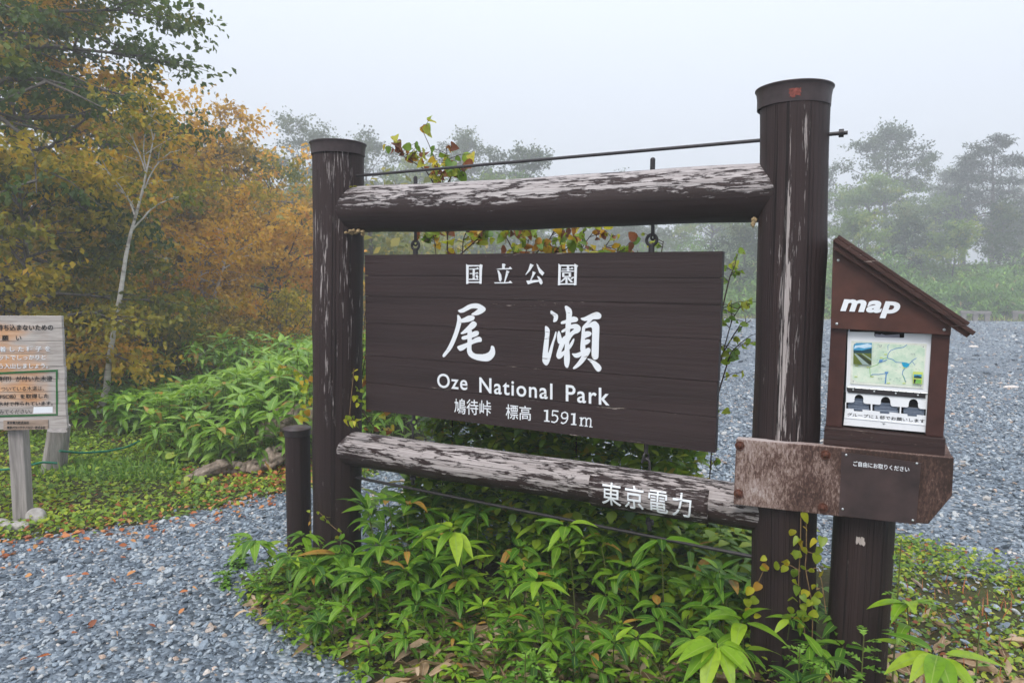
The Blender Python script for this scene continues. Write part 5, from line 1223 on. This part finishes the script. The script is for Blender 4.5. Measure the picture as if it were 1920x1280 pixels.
# butterbur patch under the board seen over the lower beam
def butterbur(base, k, size, label, seed):
    g = np.random.default_rng(seed); base = np.array(base, float); e = empty('butterbur', base, 0, label, 'plant'); lv = Leaves(ROUND, seed); m = MB()
    for i in range(k):
        a = g.uniform(0, 6.28); r_ = g.uniform(.02, .9) * size * 1.3; tip = base + [math.cos(a) * r_, math.sin(a) * r_, g.uniform(.5, 1.3) * size]
        m.tube(culm_pts(base, tip, .02, 4), .0035, 5); d = np.array([math.cos(a + g.normal() * .5), math.sin(a + g.normal() * .5), -.15]); d[:2] = d[:2] * .6 + np.array([-tip[0], -tip[1]]) / 12
        lv.add(tip, d, size * g.uniform(.6, 1.1), None, [-.15 * tip[0] / 4, -.8, 1.0])
    m.build('stems', M['culm'], e, base); lv.build('leaves', M['butterbur'], e, base)
for k, (px, py, n_, sz_, lab) in enumerate(((360, 912, 6, .075, 'low butterbur with round yellow-green leaves at the near end of the driftwood'), (480, 852, 12, .13, 'butterbur clump with round leaves behind the driftwood'), (430, 858, 10, .12, 'butterbur clump with pale jagged leaves under the bamboo thicket'),
        (340, 868, 10, .10, 'small leaved butterbur at the foot of the bamboo thicket'), (500, 838, 8, .12, 'butterbur by the weathered stump'), (1120, 850, 10, .14, 'round leaved plant behind the lower beam'))):
    p = gnd(px, py) if k < 5 else S(.15, -.75); butterbur(p, n_, sz_, lab, 700 + k)

# ================================================================== LEFT VERGE: weeds, thicket, driftwood
gV = np.random.default_rng(17)
vpoly = [tuple(g0(-400, 1050)), tuple(g0(0, 1018)), tuple(g0(130, 1000)), tuple(g0(260, 985)), tuple(g0(400, 955)), tuple(g0(470, 935)), tuple(g0(540, 925)), tuple(g0(700, 890)), tuple(g0(760, 855)), tuple(g0(600, 800)), tuple(g0(300, 810)), tuple(g0(-400, 810))]
def on_ground(p, dz=0.0): return np.column_stack([p, gh(p[:, 0], p[:, 1]) + dz])
p = sample_poly(vpoly, 32000, gV) + gV.normal(size=(32000, 2)) * .06
cl = np.sin(p[:, 0] * 4.1 + 2) * np.cos(p[:, 1] * 5.3) + .6 * np.sin(p[:, 0] * 11 + p[:, 1] * 9); p = p[gV.random(len(p)) < np.clip(.7 + .35 * cl, .38, 1)]
rn_ = np.clip(.45 + .2 * np.sin(p[:, 0] * 2.3) * np.cos(p[:, 1] * 3.1) + gV.normal(size=len(p)) * .22, 0, 1)
q = on_ground(p, .005); q[:, 2] += gV.random(len(q)) ** 2 * .06
litter('ground_cover', 'weed', OVAL, q, gV.uniform(.018, .055, len(q)), gV, .45, rn_)
edge = [g0(-200, 1035), g0(0, 1022), g0(130, 1004), g0(260, 988), g0(400, 958), g0(470, 938), g0(540, 927)]
pts = np.vstack([edge[i] + (edge[i + 1] - edge[i]) * gV.random((60, 1)) + gV.normal(size=(60, 2)) * [[.1, .22]] for i in range(6)])
litter('fallen_leaf_litter', 'fallen', OVAL, on_ground(pts, .02), gV.uniform(.025, .06, len(pts)), gV, .3)
pts = sample_poly([tuple(g0(330, 930)), tuple(g0(560, 920)), tuple(g0(700, 880)), tuple(g0(560, 850)), tuple(g0(350, 880))], 420, gV); litter('leaf_litter', 'fallen', OVAL, on_ground(pts, .02), gV.uniform(.03, .07, len(pts)), gV, .3)
lv = Leaves(BLADE, 9); p = sample_poly([tuple(g0(70, 900)), tuple(g0(330, 905)), tuple(g0(330, 868)), tuple(g0(70, 862))], 1500, gV)
lv.add(on_ground(p), np.column_stack([gV.normal(size=(len(p), 2)) * .45, np.ones(len(p))]), gV.uniform(.05, .15, len(p))); tag(lv.build('grass', M['grass']), kind='stuff')
# thicket
lv = Leaves(SASA, 12); cm_ = MB()
def thicket(lv, cm, n, poly, hfun, size, g, nl=(5, 9), layers=4, cols=True):
    p = sample_poly(poly, n, g)
    for q in p:
        z0 = float(gh(q[0], q[1])); h = hfun(q) * g.uniform(.72, 1.05); b = np.array([q[0], q[1], z0]); tip = b + [g.normal() * .10, g.normal() * .10 - .05, h]
        if cols: cm.tube([b, b + (tip - b) * .5 + [0, 0, .02], tip], [.004, .0035, .0025], 4, cap=False)
        fan(lv, tip, g.uniform(0, 6.28), int(g.integers(*nl)), size * g.uniform(.8, 1.1), g, 2.6, (-.3, .85), .56)
        for k in range(layers): fan(lv, b + (tip - b) * g.uniform(.25, .92), g.uniform(0, 6.28), 3, size * .95, g, 2.6, (-.5, .6), .44)
tp = [(-3.35, 6.35), (-2.4, 5.95), (-1.5, 6.0), (-.9, 6.6), (-.6, 8.2), (-1.4, 9.6), (-4.2, 9.6), (-4.6, 8.2)]
hf = lambda q: np.clip(.52 + .30 * (q[0] + 3.6), .38, 1.12) * np.clip(.6 + .45 * (q[1] - 6.0), .6, 1.0) if q[1] < 9 else .9
thicket(lv, cm_, 330, tp, hf, .215, gV)
o = lv.build('bamboo_thicket', M['sasa_mid']); tag(o, kind='stuff')
o2 = cm_.build('bamboo_thicket_culms', M['culm']); tag(o2, kind='stuff')
lv = Leaves(SASA_LO, 13); cm_ = MB()
thicket(lv, cm_, 260, [(-8.5, 7.3), (-5.2, 7.0), (-4.0, 7.4), (-4.4, 10.5), (-9, 10.5)], lambda q: .42 + .12 * math.sin(q[0] * 3), .20, gV, (4, 7), 3, False)
thicket(lv, cm_, 150, [(-4.4, 9.6), (1.5, 9.6), (2, 12), (-5, 12)], lambda q: .8, .22, gV, (4, 7), 3, False)
tag(lv.build('bamboo_grass_far', M['sasa']), kind='stuff')
# driftwood and stump
def gnarl(name, label, pts, rads, seed, cat, stubs=()):
    P = np.array(pts, float); t = np.linspace(0, len(P) - 1, 30); i = np.clip(t.astype(int), 0, len(P) - 2); f = (t - i)[:, None]; Q = P[i] * (1 - f) + P[i + 1] * f; r_ = np.interp(t, range(len(rads)), rads)
    g = np.random.default_rng(seed); Q = Q + g.normal(size=Q.shape) * .006; ph = g.random(6) * 6
    wob = lambda th, l: 1 + .16 * np.sin(3 * th + ph[0] + l * 6) + .12 * np.sin(5 * th + ph[1] - l * 9) + .08 * np.sin(9 * th + l * 20) + .10 * np.sin(l * 30 + ph[2])
    m = MB().tube(Q, r_, 28, wob=wob)
    for a, b, r0 in stubs: m.tube([a, (np.array(a) + b) / 2 + g.normal(size=3) * .01, b], [r0, r0 * .85, r0 * .6], 16, wob=wob)
    o = m.build(name, M['log'], None, Q[0]); o.location = tuple(Q[0]); return tag(o, label, cat)
w_ = lambda px, py, dz: gnd(px, py) + np.array([0, 0, dz])
gnarl('driftwood', 'gnarled grey driftwood branch with an upturned stub lying on the verge', [w_(345, 905, .03), w_(385, 897, .05), w_(420, 888, .07), w_(450, 885, .05), w_(500, 884, .04)], [.02, .05, .065, .05, .03], 3, 'driftwood', [(w_(418, 890, .08), w_(440, 872, .12), .04), (w_(440, 872, .12), w_(428, 868, .19), .032)])
gnarl('driftwood', 'second short knotty driftwood piece between the long branch and the short slim post', [w_(455, 888, .05), w_(478, 884, .07), w_(505, 880, .05), w_(530, 872, .04)], [.03, .055, .05, .03], 4, 'driftwood')
gnarl('log', 'weathered grey log sloping behind the short slim post', [w_(488, 868, .22), w_(512, 862, .34), w_(560, 858, .40), w_(620, 858, .36)], [.06, .10, .12, .11], 5, 'log')
gnarl('log', 'pale broken log lying lower between the weathered log and the driftwood', [w_(470, 890, .04), w_(515, 882, .12), w_(560, 872, .20)], [.04, .08, .07], 6, 'log')
# stones round the foot of the notice
def rock(label, px, py, r, seed, mat='pale_stone', name='stone', z=None):
    p = gnd(px, py); p[2] = GZ + r[2] * .35; o = MB().blob((0, 0, 0), r, seed, 3, rough=.22).build(name, M[mat]); o.location = tuple(p); return tag(o, label, 'stone')
rock('flat grey stone under the foot of the wooden notice post', 30, 990, (.10, .06, .04), 1, 'grey_rock'); rock('rounded grey stone right of the wooden notice post', 68, 978, (.075, .06, .07), 2, 'grey_rock'); rock('small grey stone left of the notice post, cut by the frame', 2, 985, (.06, .05, .04), 3, 'grey_rock')
rock('long white stone on the gravel to the right of the map box', 1895, 727, (.13, .055, .035), 4); rock('round pale stone on the gravel close to the map box wall', 1785, 688, (.05, .045, .04), 5); rock('flat white stone on the far gravel beyond the map box roof', 1826, 651, (.13, .08, .045), 6)
rock('bluish grey stone among the weeds at the right edge', 1853, 1083, (.05, .035, .025), 7, 'stone')
# orange leaves on the near gravel
FL = ((245, 598), (490, 625), (855, 683), (1080, 735), (1155, 700), (890, 925), (700, 965), (300, 1105), (120, 1145), (390, 640), (545, 490), (755, 528), (815, 605), (440, 865), (150, 640), (975, 380), (1240, 380), (1145, 515), (430, 980), (1380, 440), (30, 590), (665, 650), (235, 490), (115, 565), (1105, 830), (580, 900))
gF = np.random.default_rng(31); lab = 'curled orange fallen leaf lying on the grey gravel'
for k, (x, y) in enumerate(FL):
    p = gnd(x / 3.2, 880 + y / 3.2, GZ + .035); lv = Leaves([OVAL[k % 3], DRY[k % 4]], 60 + k); a = gF.uniform(0, 6.28)
    lv.add(np.zeros((1, 3)), [[math.cos(a), math.sin(a), gF.normal() * .2]], gF.uniform(.035, .06), None, [[gF.normal() * .4, gF.normal() * .4, 1]])
    o = lv.build('fallen_leaf', M['fallen']); o.location = tuple(p); tag(o, lab, 'leaf', 'orange leaves fallen on the near gravel')

# ================================================================== TREES
def rot_about(v, ax, a): return Vector(v) @ Matrix.Rotation(-a, 3, Vector(ax)) if False else np.array(Matrix.Rotation(a, 3, Vector(ax)) @ Vector(v))
def tree(name, label, cat, base, H, tr, crown0, rad, nl, leafmat, leafsize, seed, bark='bark', elev=(20, 55), flat=.55, protos=None, subs=(7, 10), twigs=5, lpt=9, lean=(0, 0), trunkpts=None,
         prof=None, twl=(.25, .55), topbend=0.0, hang=.35, skeleton=True, base_rn=.5, rspread=.22, side=None, group=None, toplim=None):
    g = np.random.default_rng(seed); base = np.array([base[0], base[1], float(gh(base[0], base[1])) if len(base) < 3 else base[2]])
    e = empty(name, base, 0, label, cat, group)
    if trunkpts is None:
        n = 9; t = np.linspace(0, 1, n); w = np.cumsum(g.normal(size=(n, 2)) * .035 * H / 4, 0)
        TP = np.column_stack([base[0] + lean[0] * t ** 1.3 + w[:, 0], base[1] + lean[1] * t + w[:, 1], base[2] - .1 + (H + .1) * t])
    else:
        TP = np.array(trunkpts, float); n = len(TP)
        t0 = np.linspace(0, n - 1, 14); i0 = np.clip(t0.astype(int), 0, n - 2); f0 = (t0 - i0)[:, None]; TP = TP[i0] * (1 - f0) + TP[i0 + 1] * f0
        for k in range(1): TP[1:-1] = (TP[:-2] + 2 * TP[1:-1] + TP[2:]) / 4
        n = len(TP); t = np.linspace(0, 1, n)
    m = MB(); trd = tr * (1 - .86 * t); m.tube(TP, trd, 10, cap=False, wob=lambda th, l: 1 + .06 * np.sin(3 * th + l * 2) + .04 * np.sin(2 * th - l * 5))
    lv = Leaves(protos or OVAL_LO, seed); prof = prof or (lambda s_: math.sin(math.pi * (.12 + .80 * s_)) ** .6)
    LP = []; LD = []; LS = []; LR = []
    for k in range(nl):
        s_ = (k + g.random()) / nl; tt = crown0 + (1 - crown0) * s_ * .98; j = min(n - 2, int(tt * (n - 1))); p0 = TP[j] + (TP[j + 1] - TP[j]) * (tt * (n - 1) - j)
        az = k * 2.39996 + g.normal() * .35
        if side is not None and g.random() < side[1]: az = side[0] + g.normal() * .7
        ln = rad * prof(s_) * g.uniform(.72, 1.15); el = R(elev[0] + (elev[1] - elev[0]) * s_ + g.normal() * 7)
        d = np.array([math.cos(az) * math.cos(el), math.sin(az) * math.cos(el), math.sin(el)])
        ns = 6; Q = [p0]; dd = d.copy()
        for q in range(ns): dd = unit(dd + g.normal(size=3) * .13 + np.array([0, 0, -.05 * q * flat])); Q.append(Q[-1] + dd * ln / ns)
        Q = np.array(Q); r0 = min(trd[j] * .55, .012 + ln * .014)
        if skeleton: m.tube(Q, np.linspace(r0, .005, ns + 1), 6, cap=False)
        clump = g.normal() * rspread
        for q in range(int(g.integers(*subs))):
            u = g.uniform(.22, 1.0); i = min(ns - 1, int(u * ns)); sp = Q[i] + (Q[i + 1] - Q[i]) * (u * ns - i); ax = unit(Q[i + 1] - Q[i])
            lat = unit(np.cross(ax, [0, 0, 1]) * (1 if q % 2 else -1) + g.normal(size=3) * np.array([.35, .35, .35 * (1 - flat) + .08])); sd = unit(ax * .7 + lat * .9); sl_ = ln * .42 * (1.15 - u * .65) * g.uniform(.6, 1.2)
            S_ = np.array([sp, sp + sd * sl_ * .5 + g.normal(size=3) * .03 * sl_, sp + sd * sl_ + np.array([0, 0, -.06 * sl_])])
            if skeleton: m.tube(S_, [r0 * .4 + .002, .005, .003], 4, cap=False)
            for w in range(twigs):
                v = g.uniform(.15, 1.0); tp_ = S_[0] + (S_[2] - S_[0]) * v; td = unit(sd * .6 + g.normal(size=3) * np.array([.7, .7, .7 * (1 - flat) + .08])); tl = g.uniform(*twl)
                vv = g.random(lpt); LP.append(tp_ + td * tl * vv[:, None] + g.normal(size=(lpt, 3)) * np.array([.05, .05, .035]) * (tl / .4))
                D_ = td * .5 + g.normal(size=(lpt, 3)) * .7; D_[:, 2] -= hang; LD.append(D_); LS.append(leafsize * g.uniform(.65, 1.2, lpt)); LR.append(np.clip(base_rn + clump + .5 * g.normal() * rspread + g.normal(size=lpt) * .12, 0, 1))
    LP = np.vstack(LP); nL = len(LP)
    lv.add(LP, np.vstack(LD), np.concatenate(LS), np.concatenate(LR), g.normal(size=(nL, 3)) * .6 + [0, 0, .8])
    m.build('trunk', M[bark], e, base); lv.build('crown', M[leafmat], e, base, smooth=False); return e
X_ = lambda px, Y: (px - 960) / FPX * Y
Zt = lambda py, px, Y: EYE - (py - (525 + .01 * (px - 960))) / FPX * Y
def treeat(px, Y, ytop, **k):
    x = X_(px, Y); z0 = float(gh(x, Y)); H = Zt(ytop, px, Y) - z0; return (x, Y), H
# --- near trees on the left
b, H = treeat(-125, 9.5, -320); tree('beech_tree', 'dark green beech whose boughs overhang the top left corner', 'tree', b, H, .15, .43, 3.7, 32, 'f_green', .092, 1, elev=(-2, 24), flat=.85, protos=OVAL_LO, subs=(9, 13), twigs=6, lpt=10, side=(-.12, .62), base_rn=.42, prof=lambda s_: 1.0 - .25 * s_)
b, H = treeat(40, 11.5, 60); tree('beech_tree', 'beech turning gold and brown that fills the left edge below the green boughs', 'tree', b, H, .13, .16, 2.9, 38, 'f_mix', .105, 2, elev=(-12, 45), flat=.75, subs=(9, 13), twigs=6, lpt=11, base_rn=.76)
b, H = treeat(60, 8.6, 330); tree('beech_tree', 'low golden brown tree just behind the wooden notice', 'tree', b, H, .07, .10, 1.75, 30, 'f_gold', .085, 3, elev=(-10, 45), flat=.75, subs=(8, 11), twigs=6, lpt=10, base_rn=.42)
b, H = treeat(255, 14.5, 265); tree('beech_tree', 'tall brownish tree rising behind the white birch stem', 'tree', b, H, .13, .22, 2.7, 36, 'f_mix', .115, 4, elev=(-5, 55), flat=.65, subs=(8, 12), twigs=6, lpt=9, base_rn=.84)
b, H = treeat(400, 17, 285); tree('beech_tree', 'orange tree with an open crown showing the sky between its branches', 'tree', b, H, .12, .34, 2.4, 30, 'f_orange', .11, 5, elev=(15, 65), flat=.5, subs=(7, 10), twigs=5, lpt=6, base_rn=.45, bark='bark_pale')
b, H = treeat(520, 15.5, 455); tree('maple_tree', 'bright orange spreading tree left of the shorter tall post', 'tree', b, H, .09, .12, 2.1, 34, 'f_orange', .105, 6, elev=(-8, 50), flat=.6, subs=(7, 10), twigs=5, lpt=8, base_rn=.62)
b, H = treeat(380, 13.5, 470); tree('maple_tree', 'low orange tree with grey leaning stem behind the thicket', 'tree', b, H, .07, .50, 1.5, 14, 'f_orange', .085, 7, elev=(-5, 45), flat=.65, subs=(6, 9), twigs=5, lpt=8, base_rn=.4, bark='bark_pale')
b, H = treeat(640, 19, 470); tree('maple_tree', 'golden tree half hidden by the shorter tall post', 'tree', b, H, .09, .15, 2.0, 20, 'f_gold', .11, 8, elev=(-5, 50), flat=.6, subs=(6, 9), twigs=4, lpt=8, base_rn=.7)
# birch: the crooked white stem
Y = 8.6
tp_ = [at(172, 810, Y), at(180, 775, Y), at(206, 738, Y), at(198, 705, Y), at(209, 640, Y), at(226, 565, Y), at(233, 490, Y), at(245, 430, Y), at(262, 390, Y), at(272, 330, Y), at(290, 250, Y)]
tp_[0][2] = min(tp_[0][2], GZ - .05)
tree('birch_tree', 'slender white birch with a crooked bare stem', 'tree', (tp_[0][0], Y, GZ), 3, .050, .66, 1.0, 7, 'f_mix', .075, 9, bark='birch', trunkpts=tp_, elev=(45, 75), subs=(5, 8), twigs=4, lpt=9, base_rn=.65)
Y = 13
tp_ = [at(372, 690, Y), at(385, 640, Y), at(384, 600, Y), at(402, 555, Y), at(420, 500, Y), at(428, 460, Y)]; tp_[0][2] = GZ
tree('birch_tree', 'small pale crooked stem standing in the shade behind the thicket', 'tree', (tp_[0][0], Y, GZ), 2, .06, .6, .9, 8, 'f_orange', .08, 10, bark='birch', trunkpts=tp_, subs=(4, 6), twigs=4, lpt=7)
for k, (px, Y, yt, r_, lab) in enumerate(((340, 16, 300, .10, 'straight dark stem of a brown tree left of the small pale stem'), (362, 16.8, 330, .13, 'thicker straight dark stem of a brown tree beside the thinner one'), (505, 18.5, 330, .09, 'brown tree behind the bright orange spreading tree'), (150, 16.5, 260, .12, 'brown tree deep in the wood left of the birch'), (-60, 15, 240, .12, 'brown tree at the far left edge of the wood'), (590, 22, 380, .1, 'olive tree close behind the shorter tall post'), (300, 21, 300, .1, 'olive tree deepest in the left wood'), (450, 23, 330, .1, 'pale brown hazy tree behind the open orange crown'))):
    b, H = treeat(px, Y, yt); tree('tree', lab, 'tree', b, H, r_, .40 if k < 5 else .25, 2.2, 18, ('f_brown', 'f_brown', 'f_mix', 'f_brown', 'f_mix', 'f_lime', 'f_mix', 'f_brown')[k], .12, 20 + k, elev=(-8, 50), flat=.6, subs=(6, 9), twigs=4, lpt=7, base_rn=.45)
# undergrowth shrubs in front of the wood
for k, (px, Y, h, mt, lab) in enumerate(((90, 9.8, 1.0, 'f_mix', 'low olive shrub behind the stakes'), (170, 10.5, 1.1, 'f_gold', 'low golden shrub left of the birch foot'), (290, 11.2, 1.0, 'f_mix', 'dull olive shrub right of the birch foot'), (420, 11.5, .9, 'f_brown', 'brown shrub above the thicket'), (540, 12.5, 1.1, 'f_gold', 'golden shrub above the thicket by the shorter tall post'), (-40, 9.4, 1.2, 'f_mix', 'olive shrub at the left frame edge'), (350, 10.6, .8, 'f_mix', 'small olive shrub between thicket and dark stems'))):
    x = X_(px, Y); tree('shrub', lab, 'shrub', (x, Y), h, .03, .05, 1.0, 16, mt, .07, 60 + k, elev=(0, 60), flat=.5, subs=(6, 9), twigs=4, lpt=8, twl=(.15, .35), base_rn=.45)
# --- trees beyond the sign and on the right, in the fog
def conifer(label, px, Y, ytop, rad, seed, mat='f_pine', leaf=.36, nl=34, bare=.30):
    Y *= 1.3; rad *= 1.25; b, H = treeat(px, Y, ytop); return tree('conifer_tree', label, 'tree', b, H, .20, bare, rad, nl, mat, leaf, seed, elev=(-4, 30), flat=.95, protos=SASA_XLO, subs=(6, 9), twigs=4, lpt=6, prof=lambda s_: (1 - s_) ** .75 * .9 + .10, twl=(.3, .8), hang=.1, base_rn=.4)
FOG = ((560, 40, 228, 'f_fog', 3.8, 'fogged tree with feathery top left of the shorter tall post', (10, 55)), (690, 42, 250, 'f_fog', 3.6, 'fogged broad tree right of the shorter tall post', (10, 55)), (530, 30, 395, 'f_lime', 2.8, 'pale green rounded tree in the fog above the orange trees', (5, 55)),
       (865, 44, 246, 'f_fog', 3.4, 'tall fogged tree with dense top behind the tallest sapling', (10, 60)), (975, 40, 283, 'f_fog', 3.6, 'fogged tree with ragged top above the middle of the beam', (5, 55)), (780, 40, 300, 'f_lime', 3.2, 'paler lower fogged tree left of the tallest sapling', (5, 55)),
       (930, 34, 345, 'f_lime', 3.0, 'light green fogged tree behind the upper beam', (5, 50)), (1180, 44, 380, 'f_fog', 3.4, 'fogged tree behind the right hanging ring', (5, 50)), (1330, 42, 400, 'f_lime', 3.0, 'faint fogged tree left of the taller post', (5, 50)),
       (1655, 42, 232, 'f_fog', 3.5, 'tall fogged tree with rounded dark top right of the taller post', (10, 60)), (1618, 38, 345, 'f_lime', 2.6, 'yellow-green fogged tree below the rounded dark top', (0, 50)), (1725, 40, 380, 'f_lime', 2.8, 'yellow-green spreading fogged tree over the map box roof', (0, 45)),
       (1772, 52, 300, 'f_fog', 1.9, 'thin fogged tree between the rounded one and the dark conifer', (5, 50)), (1910, 40, 395, 'f_fog', 2.6, 'fogged tree cut by the right edge', (0, 45)), (1500, 46, 330, 'f_fog', 3.6, 'fogged tree mostly behind the taller post', (5, 50)), (1420, 36, 500, 'f_lime', 2.0, 'low light green tree in the gap beside the taller post', (0, 50)))
for k, (px, Y, yt, mt, rd, lab, el) in enumerate(FOG):
    Y *= 1.38; rd *= 1.30 if px < 1400 else 1.12
    b, H = treeat(px, Y, yt); H *= .86; tree('tree', lab, 'tree', b, H, .24, (.34 if mt == 'f_lime' else .40) if px > 1400 else .28, rd, 25, mt, .21, 90 + k, protos=FLAKE, elev=el, flat=.7, subs=(8, 11), twigs=6, lpt=9, twl=(.5, 1.2), base_rn=.4)
conifer('dark conifer with layered boughs near the right edge', 1852, 39, 262, 3.6, 130); conifer('thinner dark conifer just left of the layered one', 1800, 42, 300, 2.6, 131); conifer('dark layered conifer at the right edge, cut by the frame', 1935, 43, 330, 3.2, 132)
# the far wood: one hazy mass on the rising ground
gW = np.random.default_rng(77); lv = Leaves(FLAKE, 78); m = MB()
for k in range(190):
    x, y = gW.uniform(-95, 110), gW.uniform(84, 118)
    if .22 * y < x < .70 * y: continue
    h = gW.uniform(5, 8.5) + (7 if x > .62 * y else 0); r_ = gW.uniform(2.2, 3.6); z0 = float(gh(x, y)); n = 420
    d = norm(gW.normal(size=(n, 3))); rr = gW.random(n) ** .45; cz = z0 + h * .58
    P = np.array([x, y, cz]) + d * rr[:, None] * [r_, r_, h * .45] + gW.normal(size=(n, 3)) * .3; lv.add(P, gW.normal(size=(n, 3)), gW.uniform(.35, .8, n), np.clip(gW.normal(.4, .15) + gW.normal(size=n) * .15, 0, 1), gW.normal(size=(n, 3)))
    m.tube([(x, y, z0 - .2), (x, y, z0 + h * .8)], [.22, .08], 6, cap=False)
tag(lv.build('far_wood', M['f_fog']), kind='stuff'); tag(m.build('far_wood_trunks', M['bark']), kind='stuff')
# left wood backdrop of trees deeper in, one mass
lv = Leaves(FLAKE, 79); m = MB()
for k in range(60):
    x, y = gW.uniform(-30, -3), gW.uniform(22, 42); h = gW.uniform(4, 7.5) * (1.0 if x < -8 else .75); r_ = gW.uniform(1.6, 2.6); z0 = float(gh(x, y)); n = 520
    d = norm(gW.normal(size=(n, 3))); P = np.array([x, y, z0 + h * .5]) + d * (gW.random(n) ** .45)[:, None] * [r_, r_, h * .5] + gW.normal(size=(n, 3)) * .2
    lv.add(P, gW.normal(size=(n, 3)), gW.uniform(.18, .40, n), np.clip(gW.normal(.4, .2) + gW.normal(size=n) * .15, 0, 1), gW.normal(size=(n, 3))); m.tube([(x, y, z0 - .2), (x, y, z0 + h * .8)], [.14, .05], 6, cap=False)
tag(lv.build('deep_wood', M['f_mix']), kind='stuff'); tag(m.build('deep_wood_trunks', M['bark']), kind='stuff')
# bamboo grass bank beyond the gravel
gB = np.random.default_rng(55); lv = Leaves(SASA_XLO, 56)
n = 2600; bx = gB.uniform(-2, 36, n); by = gB.uniform(34.0, 44, n); hb_ = gB.uniform(.6, 2.0, n) * np.clip((by - 33.6) / 2.2, .35, 1) * (.85 + .6 * np.sin(bx * .9 + 1) * np.sin(bx * .37 + by * .6))
for x, y, h in zip(bx, by, hb_):
    z0 = float(gh(x, y))
    for q in range(4):
        k = 7; a = gB.uniform(0, 6.28, k); e_ = gB.uniform(-.5, .7, k); p0 = np.array([x, y, z0 + h * (1 - .22 * q)]) + gB.normal(size=(k, 3)) * .14
        lv.add(p0, np.stack([np.cos(a) * np.cos(e_), np.sin(a) * np.cos(e_), np.sin(e_)], 1), gB.uniform(.28, .52, k), np.clip(gB.normal(.45, .2) + gB.normal(size=k) * .15, 0, 1))
tag(lv.build('bamboo_bank', M['sasa_far']), kind='stuff')
lv = Leaves(BLADE, 57); n = 2500; p = np.column_stack([gB.uniform(0, 34, n), gB.uniform(33.0, 34.6, n)]); lv.add(on_ground(p), np.column_stack([gB.normal(size=(n, 2)) * .5, np.ones(n)]), gB.uniform(.15, .4, n), np.clip(.75 + .1 * gB.normal(size=n), 0, .92)); tag(lv.build('verge_grass', M['weed']), kind='stuff')
for k, (px, Y, h, lab) in enumerate(((1690, 43, 2.6, 'hazy rounded shrub on the bank under the tall rounded tree'), (1785, 41, 2.2, 'hazy low shrub on the bank between the conifers and the map box roof'), (1870, 44, 3.0, 'hazy shrub on the bank under the dark layered conifer'), (1600, 42, 2.8, 'hazy shrub on the bank beside the taller post'), (1390, 40, 2.2, 'hazy shrub seen between the board and the taller post'))):
    x = X_(px, Y); tree('shrub', lab, 'shrub', (x, Y), h + 1.0, .06, .08, 1.9, 18, 'f_lime' if k % 2 else 'f_fog', .17, 150 + k, protos=FLAKE, elev=(10, 70), flat=.4, subs=(7, 10), twigs=5, lpt=8, twl=(.3, .7), base_rn=.45)
# timber parking barriers at the far edge of the gravel
def barrier(px, w, label):
    c = gnd(px, 602); e = empty('timber_barrier', c, R(-24), label, 'barrier')
    MB().box((0, 0, .42), (w, .16, .07), .01).build('top_beam', M['timber_far'], e)
    for x in np.linspace(-w + .14, w - .14, 3): MB().box((x, 0, .17), (.10, .13, .179), .008).build('leg', M['timber_far'], e)
barrier(1828, .62, 'low grey timber barrier on the far gravel edge over the map box eave'); barrier(1925, .62, 'low grey timber barrier cut by the right edge of the frame')

# ================================================================== HAZE (a box of even fog round everything, ground included)
hz = MB().box((0, 45, 9.5), (150, 110, 11.5), 0).build('haze', [])
g = G('haze_air'); vol = g.n('VolumePrincipled', {'Color': (.97, .98, 1.0, 1), 'Density': .0062, 'Anisotropy': .2}); g.t.links.new(vol.outputs[0], g.out.inputs['Volume']); hz.data.materials.clear(); hz.data.materials.append(g.m); tag(hz, kind='stuff')
